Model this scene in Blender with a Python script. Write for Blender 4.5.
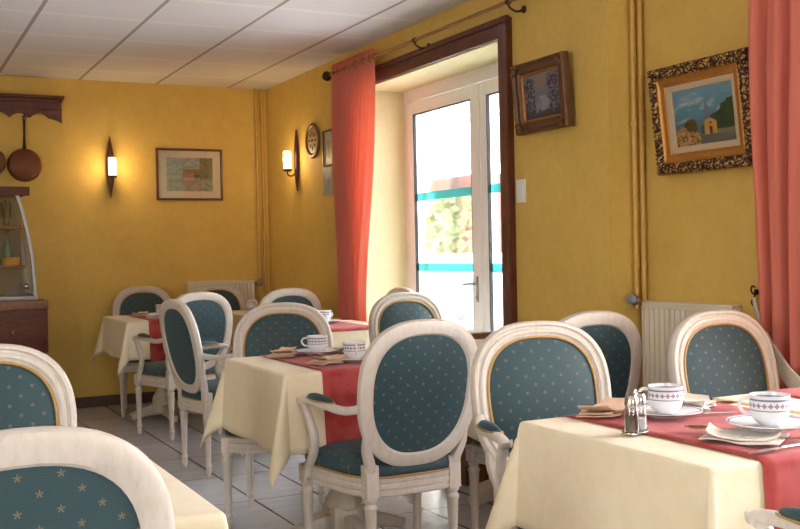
import bpy, bmesh, math, random
from mathutils import Vector, Matrix
random.seed(7)
PI = math.pi
C = bpy.context.scene.collection
SC = bpy.context.scene
for o in list(bpy.data.objects):
    bpy.data.objects.remove(o)

# ------------------------------------------------------------------ camera
cd = bpy.data.cameras.new('camera'); cam = bpy.data.objects.new('camera', cd); C.objects.link(cam)
right = Vector((0.8924105, -0.45074565, -0.02078119)); up = Vector((0.02466322, 0.00273974, 0.99969206)); fw = Vector((0.45054991, 0.89264823, -0.01356182))
cam.matrix_world = Matrix(((right.x, up.x, -fw.x, 0), (right.y, up.y, -fw.y, 0), (right.z, up.z, -fw.z, 1.19), (0, 0, 0, 1)))
cd.sensor_width = 36; cd.lens = 1037.03 / 800 * 36; cd.clip_start = .05; cd.clip_end = 200
SC.camera = cam
# ------------------------------------------------------------------ world, lights, exposure
SC.view_settings.view_transform = 'Standard'; SC.view_settings.look = 'None'
SC.view_settings.gamma = 1; SC.view_settings.use_curve_mapping = False
SC.view_settings.exposure = 1.02
W = bpy.data.worlds.new('overcast_sky'); SC.world = W; W.use_nodes = True
bg = W.node_tree.nodes['Background']; bg.inputs['Color'].default_value = (0.93, 0.965, 1.0, 1); bg.inputs['Strength'].default_value = 8.0

def area(name, loc, direction, sx, sy, power=0, color=(1, 1, 1), portal=False):
    l = bpy.data.lights.new(name, 'AREA'); l.shape = 'RECTANGLE'; l.size = sx; l.size_y = sy; l.energy = power; l.color = color
    o = bpy.data.objects.new(name, l); C.objects.link(o); o.location = loc
    o.rotation_euler = Vector(direction).to_track_quat('-Z', 'Z').to_euler()
    if portal: l.cycles.is_portal = True
    return o
area('window_portal_door', (3.42, 5.5, 1.15), (-1, 0, 0), 1.9, 2.3, portal=True)
area('window_portal_side', (3.62, 1.3, 1.3), (-1, 0, 0), 2.3, 2.3, portal=True)
area('added_fill_portal_left', (-3.3, 0.4, 1.5), (1, 0, 0), 1.5, 1.5, portal=True)  # portal over an unseen opening added in the left wall for fill light
area('added_fill_portal_rear', (.6, -3.2, 1.5), (0, 1, 0), 1.0, 1.2, portal=True)  # portal over an unseen opening added behind the camera for fill light

# ------------------------------------------------------------------ material helpers
def lin(c):
    return tuple(((v / 255) / 12.92 if v <= 10 else (((v / 255) + .055) / 1.055) ** 2.4) for v in c)
class NT:
    def __init__(s, name):
        s.m = bpy.data.materials.new(name); s.m.use_nodes = True; s.t = s.m.node_tree; s.b = s.t.nodes['Principled BSDF']
        s.out = s.t.nodes['Material Output']
    def n(s, typ, **kw):
        x = s.t.nodes.new(typ)
        for k, v in kw.items(): setattr(x, k, v)
        return x
    def l(s, a, b): s.t.links.new(a, b)
    def math(s, op, a, b=None, c=None):
        x = s.n('ShaderNodeMath', operation=op)
        for i, v in enumerate((a, b, c)):
            if v is None: continue
            if isinstance(v, (int, float)): x.inputs[i].default_value = v
            else: s.l(v, x.inputs[i])
        return x.outputs[0]
    def mix(s, f, a, b):
        x = s.n('ShaderNodeMix', data_type='RGBA')
        for i, v in ((0, f), (6, a), (7, b)):
            if isinstance(v, (int, float)): x.inputs[i].default_value = v
            elif isinstance(v, (tuple, list)): x.inputs[i].default_value = (*v[:3], 1)
            else: s.l(v, x.inputs[i])
        return x.outputs[2]
    def coord(s, k='Object'): return s.n('ShaderNodeTexCoord').outputs[k]
    def sep(s, v):
        x = s.n('ShaderNodeSeparateXYZ'); s.l(v, x.inputs[0]); return x.outputs
    def noise(s, vec, scale, detail=4, rough=.55):
        x = s.n('ShaderNodeTexNoise'); x.inputs['Scale'].default_value = scale; x.inputs['Detail'].default_value = detail; x.inputs['Roughness'].default_value = rough
        s.l(vec, x.inputs['Vector']); return x.outputs['Fac']
    def scale(s, vec, sc):
        x = s.n('ShaderNodeMapping'); x.inputs['Scale'].default_value = sc; s.l(vec, x.inputs['Vector']); return x.outputs[0]
    def ramp(s, f, stops):
        x = s.n('ShaderNodeValToRGB'); e = x.color_ramp.elements
        e[0].position, e[0].color = stops[0][0], (*stops[0][1], 1); e[1].position, e[1].color = stops[-1][0], (*stops[-1][1], 1)
        for p, c in stops[1:-1]: k = e.new(p); k.color = (*c, 1)
        s.l(f, x.inputs[0]); return x.outputs[0]
    def bump(s, h, strength=.3, dist=.01):
        x = s.n('ShaderNodeBump'); x.inputs['Strength'].default_value = strength; x.inputs['Distance'].default_value = dist
        s.l(h, x.inputs['Height']); s.l(x.outputs[0], s.b.inputs['Normal'])
    def set(s, color=None, rough=None, metal=None, **kw):
        for k, v in (('Base Color', color), ('Roughness', rough), ('Metallic', metal)):
            if v is None: continue
            if isinstance(v, tuple): s.b.inputs[k].default_value = (*v[:3], 1)
            elif isinstance(v, (int, float)): s.b.inputs[k].default_value = v
            else: s.l(v, s.b.inputs[k])
        for k, v in kw.items(): s.b.inputs[k.replace('_', ' ')].default_value = v
        return s.m
def simple(name, c, rough=.5, metal=0, var=.12, scale=30, bump=0, **kw):
    t = NT(name); co = t.coord(); nz = t.noise(co, scale)
    t.set(t.mix(nz, tuple(x * (1 - var) for x in c), tuple(min(1, x * (1 + var)) for x in c)), rough, metal, **kw)
    if bump: t.bump(nz, bump, .004)
    return t.m

# walls: mottled ochre distemper
def wall_mat(name, a, b):
    t = NT(name); co = t.coord(); n1 = t.noise(co, 3.5, 6, .65); n2 = t.noise(co, 22, 5, .6)
    f = t.math('ADD', t.math('MULTIPLY', n1, .6), t.math('MULTIPLY', n2, .4))
    t.set(t.ramp(f, [(.32, a), (.68, b)]), .75); t.bump(n2, .18, .006); return t.m
OCHRE = wall_mat('ochre_wall_paint', (.62, .405, .085), (.73, .505, .13))
CREAM = wall_mat('cream_reveal_paint', (.78, .70, .40), (.86, .79, .50))
def ceil_mat():
    t = NT('suspended_ceiling_tiles'); o = t.sep(t.coord()); 
    fx = t.math('FRACT', t.math('DIVIDE', t.math('SUBTRACT', o[0], 2.671 - .605 * 40), .605))
    fy = t.math('FRACT', t.math('DIVIDE', t.math('SUBTRACT', o[1], 7.98 - .595 * 40), .595))
    def line(f, w): # distance to the cell border
        d = t.math('MINIMUM', f, t.math('SUBTRACT', 1.0, f)); return t.math('LESS_THAN', d, w)
    lx = line(fx, .019); ly = line(fy, .009); ly2 = line(fy, .030)
    nz = t.noise(t.coord(), 140, 3, .7); base = t.mix(nz, (.66, .645, .675), (.78, .765, .80))
    c = t.mix(ly2, base, (.98, .96, .96)); c = t.mix(ly, c, (.50, .47, .47)); c = t.mix(lx, c, (.34, .31, .31))
    t.set(c, .9); t.bump(t.math('SUBTRACT', nz, t.math('MULTIPLY', t.math('MAXIMUM', lx, ly), 2.0)), .25, .004); return t.m
CEIL = ceil_mat()
def floor_mat():
    t = NT('grey_floor_tiles'); o = t.sep(t.coord())
    fx = t.math('FRACT', t.math('DIVIDE', t.math('SUBTRACT', o[0], 1.60 - .31 * 40), .31))
    fy = t.math('FRACT', t.math('DIVIDE', t.math('SUBTRACT', o[1], 4.78 - .60 * 40), .60))
    def line(f, w):
        d = t.math('MINIMUM', f, t.math('SUBTRACT', 1.0, f)); return t.math('LESS_THAN', d, w)
    lx = line(fx, .018); ly = line(fy, .006)
    n1 = t.noise(t.scale(t.coord(), (1, 6, 1)), 3, 5, .6); n2 = t.noise(t.coord(), 40, 3)
    base = t.mix(n1, (.50, .50, .53), (.70, .70, .74)); base = t.mix(t.math('MULTIPLY', n2, .25), base, (.30, .28, .28))
    c = t.mix(ly, base, (.17, .16, .17)); c = t.mix(lx, c, (.06, .055, .06))
    t.set(c, t.math('ADD', .15, t.math('MULTIPLY', n1, .15))); t.bump(t.math('SUBTRACT', 1.0, t.math('MAXIMUM', lx, ly)), .5, .002); return t.m
FLOOR = floor_mat()
def wood(name, a, b, rough=.4, sc=(1, 1, 1)):
    t = NT(name); v = t.scale(t.coord(), sc); n1 = t.noise(v, 14, 6, .6); t.set(t.ramp(n1, [(.3, a), (.7, b)]), rough); t.bump(n1, .12, .003); return t.m
DARKWOOD = wood('dark_red_brown_wood', (.075, .017, .009), (.15, .040, .019), .38, (6, 1, 1))
CABWOOD = wood('mahogany_cabinet_wood', (.07, .014, .007), (.15, .036, .016), .55, (1, 1, 6))
MIDWOOD = wood('brown_stand_wood', (.16, .07, .03), (.28, .13, .06), .45, (5, 5, 1))
FRAMEP = None
def frame_paint():
    t = NT('limed_off_white_chair_paint'); co = t.coord(); n1 = t.noise(t.scale(co, (18, 18, 5)), 3.5, 6, .7); n2 = t.noise(co, 6, 3)
    c = t.ramp(n1, [(.22, (.44, .36, .29)), (.42, (.58, .51, .44)), (.7, (.65, .59, .53))]); c = t.mix(t.math('MULTIPLY', n2, .3), c, (.72, .67, .61))
    t.set(c, .42); t.bump(n1, .10, .002); return t.m
PAINT = frame_paint()
def fabric_mat():
    t = NT('teal_fabric_with_gold_stars'); o = t.sep(t.coord('UV')); CX, CY = .060, .052
    masks = []
    for sh in (0.0, .5):
        x = t.math('MULTIPLY', t.math('SUBTRACT', t.math('FRACT', t.math('ADD', t.math('DIVIDE', o[0], CX), 20 + sh)), .5), CX)
        y = t.math('MULTIPLY', t.math('SUBTRACT', t.math('FRACT', t.math('ADD', t.math('DIVIDE', o[1], CY), 20 + sh)), .5), CY)
        r = t.math('SQRT', t.math('ADD', t.math('MULTIPLY', x, x), t.math('MULTIPLY', y, y)))
        th = t.math('ARCTAN2', x, y)
        R = t.math('ADD', .0038, t.math('MULTIPLY', .0026, t.math('COSINE', t.math('MULTIPLY', th, 5))))
        masks.append(t.math('LESS_THAN', r, R))
    mk = t.math('MAXIMUM', *masks)
    nz = t.noise(t.coord('UV'), 300, 2); w = t.n('ShaderNodeTexWave'); w.bands_direction = 'Y'; w.inputs['Scale'].default_value = 75; t.l(t.coord('UV'), w.inputs['Vector'])
    base = t.mix(w.outputs['Fac'], (.011, .039, .050), (.019, .058, .071)); base = t.mix(t.math('MULTIPLY', nz, .4), base, (.028, .074, .088))
    t.set(t.mix(t.math('MULTIPLY', mk, .40), base, (.42, .26, .10)), .62)
    t.b.inputs['Sheen Weight'].default_value = .15; t.b.inputs['Sheen Tint'].default_value = (.5, .75, .9, 1)
    t.bump(w.outputs['Fac'], .15, .001); return t.m
FABRIC = fabric_mat()
GOLD = simple('gold_braid', (.45, .26, .08), .5, .2, .3, 200, .3)
def cloth_mat(name, a, b, sc, rough=.75, sheen=.2):
    t = NT(name); co = t.coord(); v = t.n('ShaderNodeTexVoronoi'); v.feature = 'SMOOTH_F1'; v.inputs['Scale'].default_value = sc
    nz = t.noise(co, sc * 1.3, 3)
    mv = t.n('ShaderNodeVectorMath', operation='MULTIPLY_ADD'); t.l(nz, mv.inputs[0]); mv.inputs[1].default_value = (.08, .08, .08); t.l(co, mv.inputs[2]); t.l(mv.outputs[0], v.inputs['Vector'])
    f = t.ramp(v.outputs['Distance'], [(.30, a), (.55, b)]); t.set(f, rough)
    t.b.inputs['Sheen Weight'].default_value = sheen
    t.bump(t.noise(co, 420, 2), .08, .001); return t.m
CLOTH = cloth_mat('cream_damask_cloth', (.77, .655, .45), (.79, .685, .49), 22)
NAPKIN = simple('white_napkin_cloth', (.80, .74, .66), .8, 0, .05, 90, .1)
TANNAP = simple('tan_napkin_cloth', (.66, .46, .32), .8, 0, .10, 60, .1)
RUNNER = cloth_mat('red_damask_runner', (.36, .022, .022), (.43, .055, .050), 16, .8, .12)
def curtain_mat():
    t = NT('coral_curtain_fabric'); co = t.coord(); nz = t.noise(t.scale(co, (1, 1, .12)), 60, 3)
    t.set(t.mix(nz, (.76, .24, .17), (.86, .35, .26)), .7)
    tr = t.n('ShaderNodeBsdfTranslucent'); tr.inputs['Color'].default_value = (.90, .38, .26, 1)
    mx = t.n('ShaderNodeMixShader'); mx.inputs[0].default_value = .5
    t.l(t.b.outputs[0], mx.inputs[1]); t.l(tr.outputs[0], mx.inputs[2]); t.l(mx.outputs[0], t.out.inputs['Surface']); return t.m
CURTAIN = curtain_mat()
BRASS = simple('aged_brass', (.42, .25, .10), .32, 1, .25, 60)
BRONZE = simple('dark_bronze', (.09, .05, .03), .42, .7, .3, 50)
COPPER = simple('old_copper', (.17, .058, .025), .5, .5, .3, 12)
IRON = simple('black_iron', (.02, .016, .014), .5, .6, .2, 60)
STEEL = simple('polished_steel', (.62, .60, .58), .18, 1, .08, 60)
PVC = simple('white_window_plastic', (.88, .88, .87), .35, 0, .03, 10)
RADW = simple('cream_radiator_enamel', (.74, .66, .52), .4, 0, .04, 10)
PIPEP = simple('ochre_pipe_paint', (.60, .36, .08), .45, 0, .12, 20)
PORC = simple('white_porcelain', (.80, .80, .82), .12, 0, .02, 10)
SKIRT = simple('brown_grey_skirting_tile', (.10, .065, .055), .35, 0, .2, 12)
BLACKR = simple('black_rubber_gasket', (.015, .015, .018), .6, 0, .1, 30)
GREYM = simple('grey_valve_plastic', (.22, .22, .25), .4, .3, .15, 50)
PEPPER = simple('ground_pepper', (.10, .07, .05), .9, 0, .5, 400)
SALT = simple('white_salt', (.85, .85, .85), .9, 0, .05, 300)
ALU = simple('pale_aluminium', (.34, .34, .36), .35, .5, .05, 20)
def glass_mat(name, tint=(1, 1, 1), alpha=.06, rough=.02):
    t = NT(name); t.t.nodes.remove(t.b); g = t.n('ShaderNodeBsdfGlossy'); g.inputs['Roughness'].default_value = rough; g.inputs['Color'].default_value = (1, 1, 1, 1)
    tr = t.n('ShaderNodeBsdfTransparent'); tr.inputs['Color'].default_value = (*tint, 1)
    mx = t.n('ShaderNodeMixShader'); fr = t.n('ShaderNodeFresnel'); fr.inputs['IOR'].default_value = 1.45
    t.l(t.math('MINIMUM', t.math('ADD', t.math('MULTIPLY', fr.outputs[0], .9), alpha * .3), .8), mx.inputs[0]); t.l(tr.outputs[0], mx.inputs[1]); t.l(g.outputs[0], mx.inputs[2]); t.l(mx.outputs[0], t.out.inputs['Surface']); return t.m
GLASS = glass_mat('clear_window_glass'); CUPGLASS = glass_mat('clear_shaker_glass', (.93, .94, .95), .2)
def bottle_mat():
    t = NT('blue_green_bottle_glass'); t.set((.03, .22, .24), .08); t.b.inputs['Transmission Weight'].default_value = .5; return t.m
BOTTLE = bottle_mat()
def teal_tape():
    t = NT('translucent_teal_film'); t.set((.15, .60, .62), .5); tr = t.n('ShaderNodeBsdfTransparent'); tr.inputs['Color'].default_value = (.28, .72, .74, 1)
    mx = t.n('ShaderNodeMixShader'); mx.inputs[0].default_value = .6; t.l(t.b.outputs[0], mx.inputs[1]); t.l(tr.outputs[0], mx.inputs[2]); t.l(mx.outputs[0], t.out.inputs['Surface']); return t.m
TEAL = teal_tape()
def lamp_mat():
    t = NT('glowing_frosted_lamp_glass'); t.set((.9, .85, .75), .4); t.b.inputs['Emission Color'].default_value = (1, .80, .52, 1); t.b.inputs['Emission Strength'].default_value = 3.2; return t.m
LAMP = lamp_mat()
def band_cup():
    t = NT('porcelain_with_blue_flower_band'); o = t.sep(t.coord()); th = t.math('ARCTAN2', o[1], o[0]); z = o[2]
    def near(c, w): return t.math('LESS_THAN', t.math('ABSOLUTE', t.math('SUBTRACT', z, c)), w)
    cell = t.math('SUBTRACT', t.math('FRACT', t.math('MULTIPLY', th, 20 / (2 * PI))), .5)
    dx = t.math('MULTIPLY', cell, .0134); dz = t.math('SUBTRACT', z, .0475)
    r = t.math('SQRT', t.math('ADD', t.math('MULTIPLY', dx, dx), t.math('MULTIPLY', dz, dz)))
    ang = t.math('ARCTAN2', dx, dz)
    fl = t.math('LESS_THAN', r, t.math('ADD', .0046, t.math('MULTIPLY', .0013, t.math('COSINE', t.math('MULTIPLY', ang, 4)))))
    core = t.math('LESS_THAN', r, .0022)
    ln = t.math('MAXIMUM', near(.0600, .0022), near(.0360, .0012))
    c = t.mix(ln, (.80, .80, .82), (.20, .23, .36)); c = t.mix(fl, c, (.20, .22, .36)); c = t.mix(core, c, (.55, .30, .32)); t.set(c, .12); return t.m
CUPM = band_cup()
def plate_mat():
    t = NT('porcelain_plate_with_blue_rim'); o = t.sep(t.coord()); r = t.math('SQRT', t.math('ADD', t.math('MULTIPLY', o[0], o[0]), t.math('MULTIPLY', o[1], o[1])))
    ln = t.math('LESS_THAN', t.math('ABSOLUTE', t.math('SUBTRACT', r, .083)), .0018)
    t.set(t.mix(ln, (.80, .80, .82), (.25, .28, .42)), .12); return t.m
PLATEM = plate_mat()
def vcol_mat(name, rough=.55):
    t = NT(name); a = t.n('ShaderNodeAttribute'); a.attribute_name = 'paint'; t.set(a.outputs['Color'], rough); return t.m
CANVAS = vcol_mat('painted_canvas', .45)
def ornate(name, ground, gold, sc):
    t = NT(name); co = t.coord(); v = t.n('ShaderNodeTexVoronoi'); v.feature = 'DISTANCE_TO_EDGE'; v.inputs['Scale'].default_value = sc; nz = t.noise(co, sc * .6, 3)
    mv = t.n('ShaderNodeVectorMath', operation='MULTIPLY_ADD'); t.l(nz, mv.inputs[0]); mv.inputs[1].default_value = (.05, .05, .05); t.l(co, mv.inputs[2]); t.l(mv.outputs[0], v.inputs['Vector'])
    t.set(t.ramp(v.outputs['Distance'], [(.10, ground), (.24, gold)]), .4, .35); t.bump(v.outputs['Distance'], 1.0, .012); return t.m
ORNATE = ornate('carved_gilt_on_dark_red', (.045, .012, .010), (.62, .38, .12), 46)
GILT = simple('gilt_moulding', (.42, .18, .03), .38, .45, .25, 50)
BROWNGILT = simple('brown_gilt_moulding', (.13, .055, .02), .42, .25, .35, 40, .3)
LINEN = simple('cream_linen_slip', (.50, .38, .24), .8, 0, .06, 150)
MATW = simple('cream_picture_mount', (.74, .62, .44), .8, 0, .04, 40)
SWITCH = simple('white_switch_plastic', (.82, .80, .76), .35, 0, .03, 20)
ROUNDW = wood('carved_round_plaque_wood', (.13, .06, .025), (.30, .16, .07), .5)

# ------------------------------------------------------------------ mesh helpers
def obj(name, bm, mat, parent=None, smooth=True, uv=None, loc=None, ang=40):
    me = bpy.data.meshes.new(name); bmesh.ops.recalc_face_normals(bm, faces=bm.faces)
    if uv:
        lay = bm.loops.layers.uv.new('UVMap'); a, b = {'xz': (0, 2), 'xy': (0, 1), 'yz': (1, 2)}[uv]
        for f in bm.faces:
            for l in f.loops: l[lay].uv = (l.vert.co[a], l.vert.co[b])
    bm.to_mesh(me); bm.free(); me.materials.append(mat)
    if smooth:
        me.polygons.foreach_set('use_smooth', [True] * len(me.polygons)); me.set_sharp_from_angle(angle=math.radians(ang))
    o = bpy.data.objects.new(name, me); C.objects.link(o)
    if parent: o.parent = parent
    if loc: o.location = loc
    return o
def thing(name, label, cat, loc=(0, 0, 0), rz=0, group=None):
    o = bpy.data.objects.new(name, None); C.objects.link(o); o.empty_display_size = .1; o.location = loc; o.rotation_euler = (0, 0, rz)
    o['label'] = label; o['category'] = cat
    if group: o['group'] = group
    return o
def tag(o, label, cat, group=None):
    o['label'] = label; o['category'] = cat
    if group: o['group'] = group
    return o
def dup(root, loc, rz, label, group=None):
    r = root.copy(); C.objects.link(r); r.location = loc; r.rotation_euler = (0, 0, rz); r['label'] = label
    if group: r['group'] = group
    for ch in list(root.children):
        c = ch.copy(); C.objects.link(c); c.parent = r
        for g in list(ch.children):
            d = g.copy(); C.objects.link(d); d.parent = c
    return r
def struct(name, bm, mat, parent=None, **kw):
    o = obj(name, bm, mat, parent, **kw)
    if not parent: o['kind'] = 'structure'
    return o
def box(bm, x0, x1, y0, y1, z0, z1, bev=0, M=None):
    r = bmesh.ops.create_cube(bm, size=1); vs = r['verts']
    for v in vs: v.co = Vector(((x0 + x1) / 2 + v.co.x * (x1 - x0), (y0 + y1) / 2 + v.co.y * (y1 - y0), (z0 + z1) / 2 + v.co.z * (z1 - z0)))
    if bev:
        es = list({e for v in vs for e in v.link_edges})
        rr = bmesh.ops.bevel(bm, geom=es, offset=bev, segments=2, affect='EDGES', profile=.6); vs = rr['verts']
    if M: bmesh.ops.transform(bm, matrix=M, verts=list(set(vs)))
    return vs
def loft(bm, rings, closed=True, cap=True, loop=False):
    V = [[bm.verts.new(p) for p in r] for r in rings]; n = len(V[0])
    pairs = list(zip(V, V[1:])) + ([(V[-1], V[0])] if loop else [])
    for a, b in pairs:
        for i in range(n if closed else n - 1):
            j = (i + 1) % n
            try: bm.faces.new((a[i], a[j], b[j], b[i]))
            except ValueError: pass
    if cap and not loop and closed:
        for r in (V[0], V[-1]):
            if len(r) > 2: bm.faces.new(r)
    return V
def lathe(bm, prof, seg=24, c=(0, 0, 0), flute=None):
    rings = []
    for r, z in prof:
        ring = []
        for i in range(seg):
            a = 2 * PI * i / seg; rr = r
            if flute and flute[0] <= z <= flute[1]: rr = r * (1 - .16 * abs(math.cos(a * flute[2] / 2)) ** 3)
            ring.append(Vector((c[0] + rr * math.cos(a), c[1] + rr * math.sin(a), c[2] + z)))
        rings.append(ring)
    return loft(bm, rings)
def frames(path, closed=False, upv=Vector((0, 0, 1))):
    out = []
    n = len(path)
    for i, p in enumerate(path):
        a = path[(i - 1) % n] if closed or i > 0 else path[i]; b = path[(i + 1) % n] if closed or i < n - 1 else path[i]
        t = (b - a).normalized(); s = t.cross(upv)
        s = s.normalized() if s.length > 1e-5 else Vector((1, 0, 0)); u = s.cross(t).normalized(); out.append((p, t, s, u))
    return out
def sweep(bm, path, w, h, seg=10, closed=False, upv=Vector((0, 0, 1)), sq=2.6):
    path = [Vector(p) for p in path]; rings = []
    for k, (p, t, s, u) in enumerate(frames(path, closed, upv)):
        ww = w[k] if isinstance(w, (list, tuple)) else w; hh = h[k] if isinstance(h, (list, tuple)) else h; ring = []
        for i in range(seg):
            a = 2 * PI * i / seg; ca, sa = math.cos(a), math.sin(a)
            ring.append(p + s * (ww / 2 * math.copysign(abs(ca) ** (2 / sq), ca)) + u * (hh / 2 * math.copysign(abs(sa) ** (2 / sq), sa)))
        rings.append(ring)
    return loft(bm, rings, loop=closed)
def tube(bm, path, r, seg=10, closed=False, upv=Vector((0, 0, 1))): return sweep(bm, path, [2 * x for x in r] if isinstance(r, list) else 2 * r, [2 * x for x in r] if isinstance(r, list) else 2 * r, seg, closed, upv, 2)
def spline(pts, n=6):
    P = [Vector(p) for p in pts]; out = []
    for i in range(len(P) - 1):
        p0 = P[max(0, i - 1)]; p1 = P[i]; p2 = P[i + 1]; p3 = P[min(len(P) - 1, i + 2)]
        for k in range(n):
            t = k / n; out.append(.5 * ((2 * p1) + (p2 - p0) * t + (2 * p0 - 5 * p1 + 4 * p2 - p3) * t * t + (3 * p1 - p0 - 3 * p2 + p3) * t ** 3))
    return out + [P[-1]]
def B(): return bmesh.new()
def boxo(name, mat, parent, *a, bev=0, **kw):
    bm = B(); box(bm, *a, bev=bev); return obj(name, bm, mat, parent, **kw)

# ================================================================== THE SETTING
H = 2.586; XR = 3.003; XN = 3.20; YB = 8.43; YP = 3.805
bm = B(); box(bm, -3.6, 3.75, -3.4, 8.8, -.12, 0); struct('floor', bm, FLOOR, smooth=False)
bm = B(); box(bm, -3.6, 3.75, -3.4, 8.8, H, H + .12); struct('ceiling', bm, CEIL, smooth=False)
bm = B(); box(bm, -3.6, 3.7, YB, YB + .3, 0, H); struct('wall_back', bm, OCHRE, smooth=False)
# right wall with the deep opening of the glazed door, then the recessed stretch and its window
DY0, DY1, DZ = 4.685, 6.50, 2.31
bm = B(); box(bm, XR, 3.5, DY1, YB, 0, H); box(bm, XR, 3.5, DY0, DY1, DZ, H); box(bm, XR, 3.5, YP, DY0, 0, H)
box(bm, XN, 3.7, 2.45, YP, 0, H); box(bm, XN, 3.7, .15, 2.45, 0, .15); box(bm, XN, 3.7, .15, 2.45, 2.35, H); box(bm, XN, 3.7, -3.3, .15, 0, H)
struct('wall_right', bm, OCHRE, smooth=False)
bm = B(); box(bm, -3.6, -3.3, -3.3, -.35, 0, H); box(bm, -3.6, -3.3, 1.15, YB, 0, H); box(bm, -3.6, -3.3, -.35, 1.15, 0, .75); box(bm, -3.6, -3.3, -.35, 1.15, 2.25, H)  # hole in this wall is added, out of view, to brighten the right wall
struct('wall_left', bm, OCHRE, smooth=False)
bm = B(); box(bm, -3.6, .1, -3.4, -3.1, 0, H); box(bm, 1.1, 3.7, -3.4, -3.1, 0, H); box(bm, .1, 1.1, -3.4, -3.1, 0, .9); box(bm, .1, 1.1, -3.4, -3.1, 2.1, H)  # hole behind the camera is added to let sky light in as fill
struct('wall_front', bm, OCHRE, smooth=False)
# cream-painted lining of the door reveal
bm = B(); box(bm, XR + .001, 3.33, DY1 - .012, DY1 + .001, 0, DZ); box(bm, XR + .001, 3.33, DY0 - .001, DY0 + .012, 0, DZ); box(bm, XR + .001, 3.33, DY0, DY1, DZ - .012, DZ + .001)
struct('trim_1', bm, CREAM, smooth=False)
# dark wooden casing round the opening
bm = B()
def casing(y0, y1, z0, z1):
    box(bm, XR - .028, XR + .004, y0, y1, z0, z1, .004)
casing(DY0 - .095, DY0 + .006, 0, DZ + .092); casing(DY1 - .006, DY1 + .095, 0, DZ + .092); box(bm, XR - .0265, XR + .003, DY0 - .0, DY1 + .0, DZ - .0055, DZ + .088, .003)
box(bm, XR - .039, XR - .02, DY0 - .097, DY0 - .065, 0, DZ + .068, .004); box(bm, XR - .040, XR - .02, DY0 - .1, DY1 + .1, DZ + .068, DZ + .1, .004)
struct('trim_2', bm, DARKWOOD)
bm = B(); box(bm, -3.3, XR, YB - .014, YB, 0, .085, .003); struct('baseboard_back', bm, SKIRT)
bm = B(); box(bm, XR - .014, XR, DY1 + .1, YB - .014, 0, .085, .003); box(bm, XR - .014, XR, YP, DY0 - .1, 0, .085, .003); box(bm, XR - .014, XN, YP - .014, YP, 0, .085, .003); box(bm, XN - .014, XN, -3, YP - .014, 0, .085, .003)
struct('baseboard_right', bm, SKIRT)

# the glazed double door: fixed frame, two leaves
XW = 3.33
door = thing('door_1', '', '', (0, 0, 0)); del door['label']; del door['category']; door['kind'] = 'structure'
bm = B()
box(bm, XW, XW + .07, DY1 - .075, DY1, 0, DZ, .004); box(bm, XW, XW + .07, DY0, DY0 + .075, 0, DZ, .004); box(bm, XW + .001, XW + .069, DY0 + .074, DY1 - .074, 2.215, DZ, .002); box(bm, XW + .001, XW + .069, DY0 + .074, DY1 - .074, 0, .04, .002)
obj('door_frame', bm, PVC, door)
YM = 5.47
for (y0, y1) in ((YM + .008, DY1 - .078), (DY0 + .078, YM - .008)):
    bm = B(); s = .085
    box(bm, XW - .012, XW + .05, y0, y0 + s, .045, 2.208, .006); box(bm, XW - .012, XW + .05, y1 - s, y1, .045, 2.208, .006)
    box(bm, XW - .0115, XW + .0495, y0 + s - .008, y1 - s + .008, 2.208 - s, 2.207, .003); box(bm, XW - .0115, XW + .0495, y0 + s - .008, y1 - s + .008, .046, .045 + s + .03, .003)
    leaf = obj('door_leaf', bm, PVC, door)
    bm = B(); box(bm, XW + .014, XW + .022, y0 + s - .004, y1 - s + .004, .15, 2.13); obj('glass_pane', bm, GLASS, leaf, smooth=False)
    bm = B()
    g0, g1 = y0 + s, y1 - s
    for a in ((g0, g0 + .007, .16, 2.123), (g1 - .007, g1, .16, 2.123), (g0, g1, 2.116, 2.123), (g0, g1, .16, .167)): box(bm, XW - .010, XW + .012, *a)
    obj('glazing_gasket', bm, BLACKR, leaf, smooth=False)
    for z in (1.527, 1.045):
        bm = B(); box(bm, XW + .0105, XW + .0135, g0 + .004, g1 - .004, z, z + .053); o = obj('teal_stripe', bm, TEAL, leaf, smooth=False); o['label'] = 'teal band stuck across the glass'
bm = B(); box(bm, XW - .018, XW - .010, YM + .025, YM + .055, .86, 1.02, .003); tube(bm, [(XW - .018, YM + .04, .975), (XW - .055, YM + .04, .975), (XW - .06, YM + .045, .975), (XW - .06, YM + .14, .97)], .008); lathe(bm, [(.0, 0), (.008, 0), (.008, .02), (0, .02)], 10, (XW - .022, YM + .04, .88))
o = obj('door_handle', bm, ALU, door)
bm = B(); box(bm, XW - .02, XW + .0, YM - .025, YM + .02, .05, 2.2, .006); obj('meeting_stile', bm, PVC, door)

# second window (at the right, beyond the frame of the photo)
win = thing('window_1', '', ''); del win['label']; del win['category']; win['kind'] = 'structure'
bm = B()
for a in ((.15, .22, .15, 2.35), (2.38, 2.45, .15, 2.35), (1.26, 1.34, .15, 2.35), (.15, 2.45, 2.28, 2.35), (.15, 2.45, .15, .23)): box(bm, 3.5, 3.56, *a, .004)
obj('window_frame', bm, PVC, win)

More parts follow.
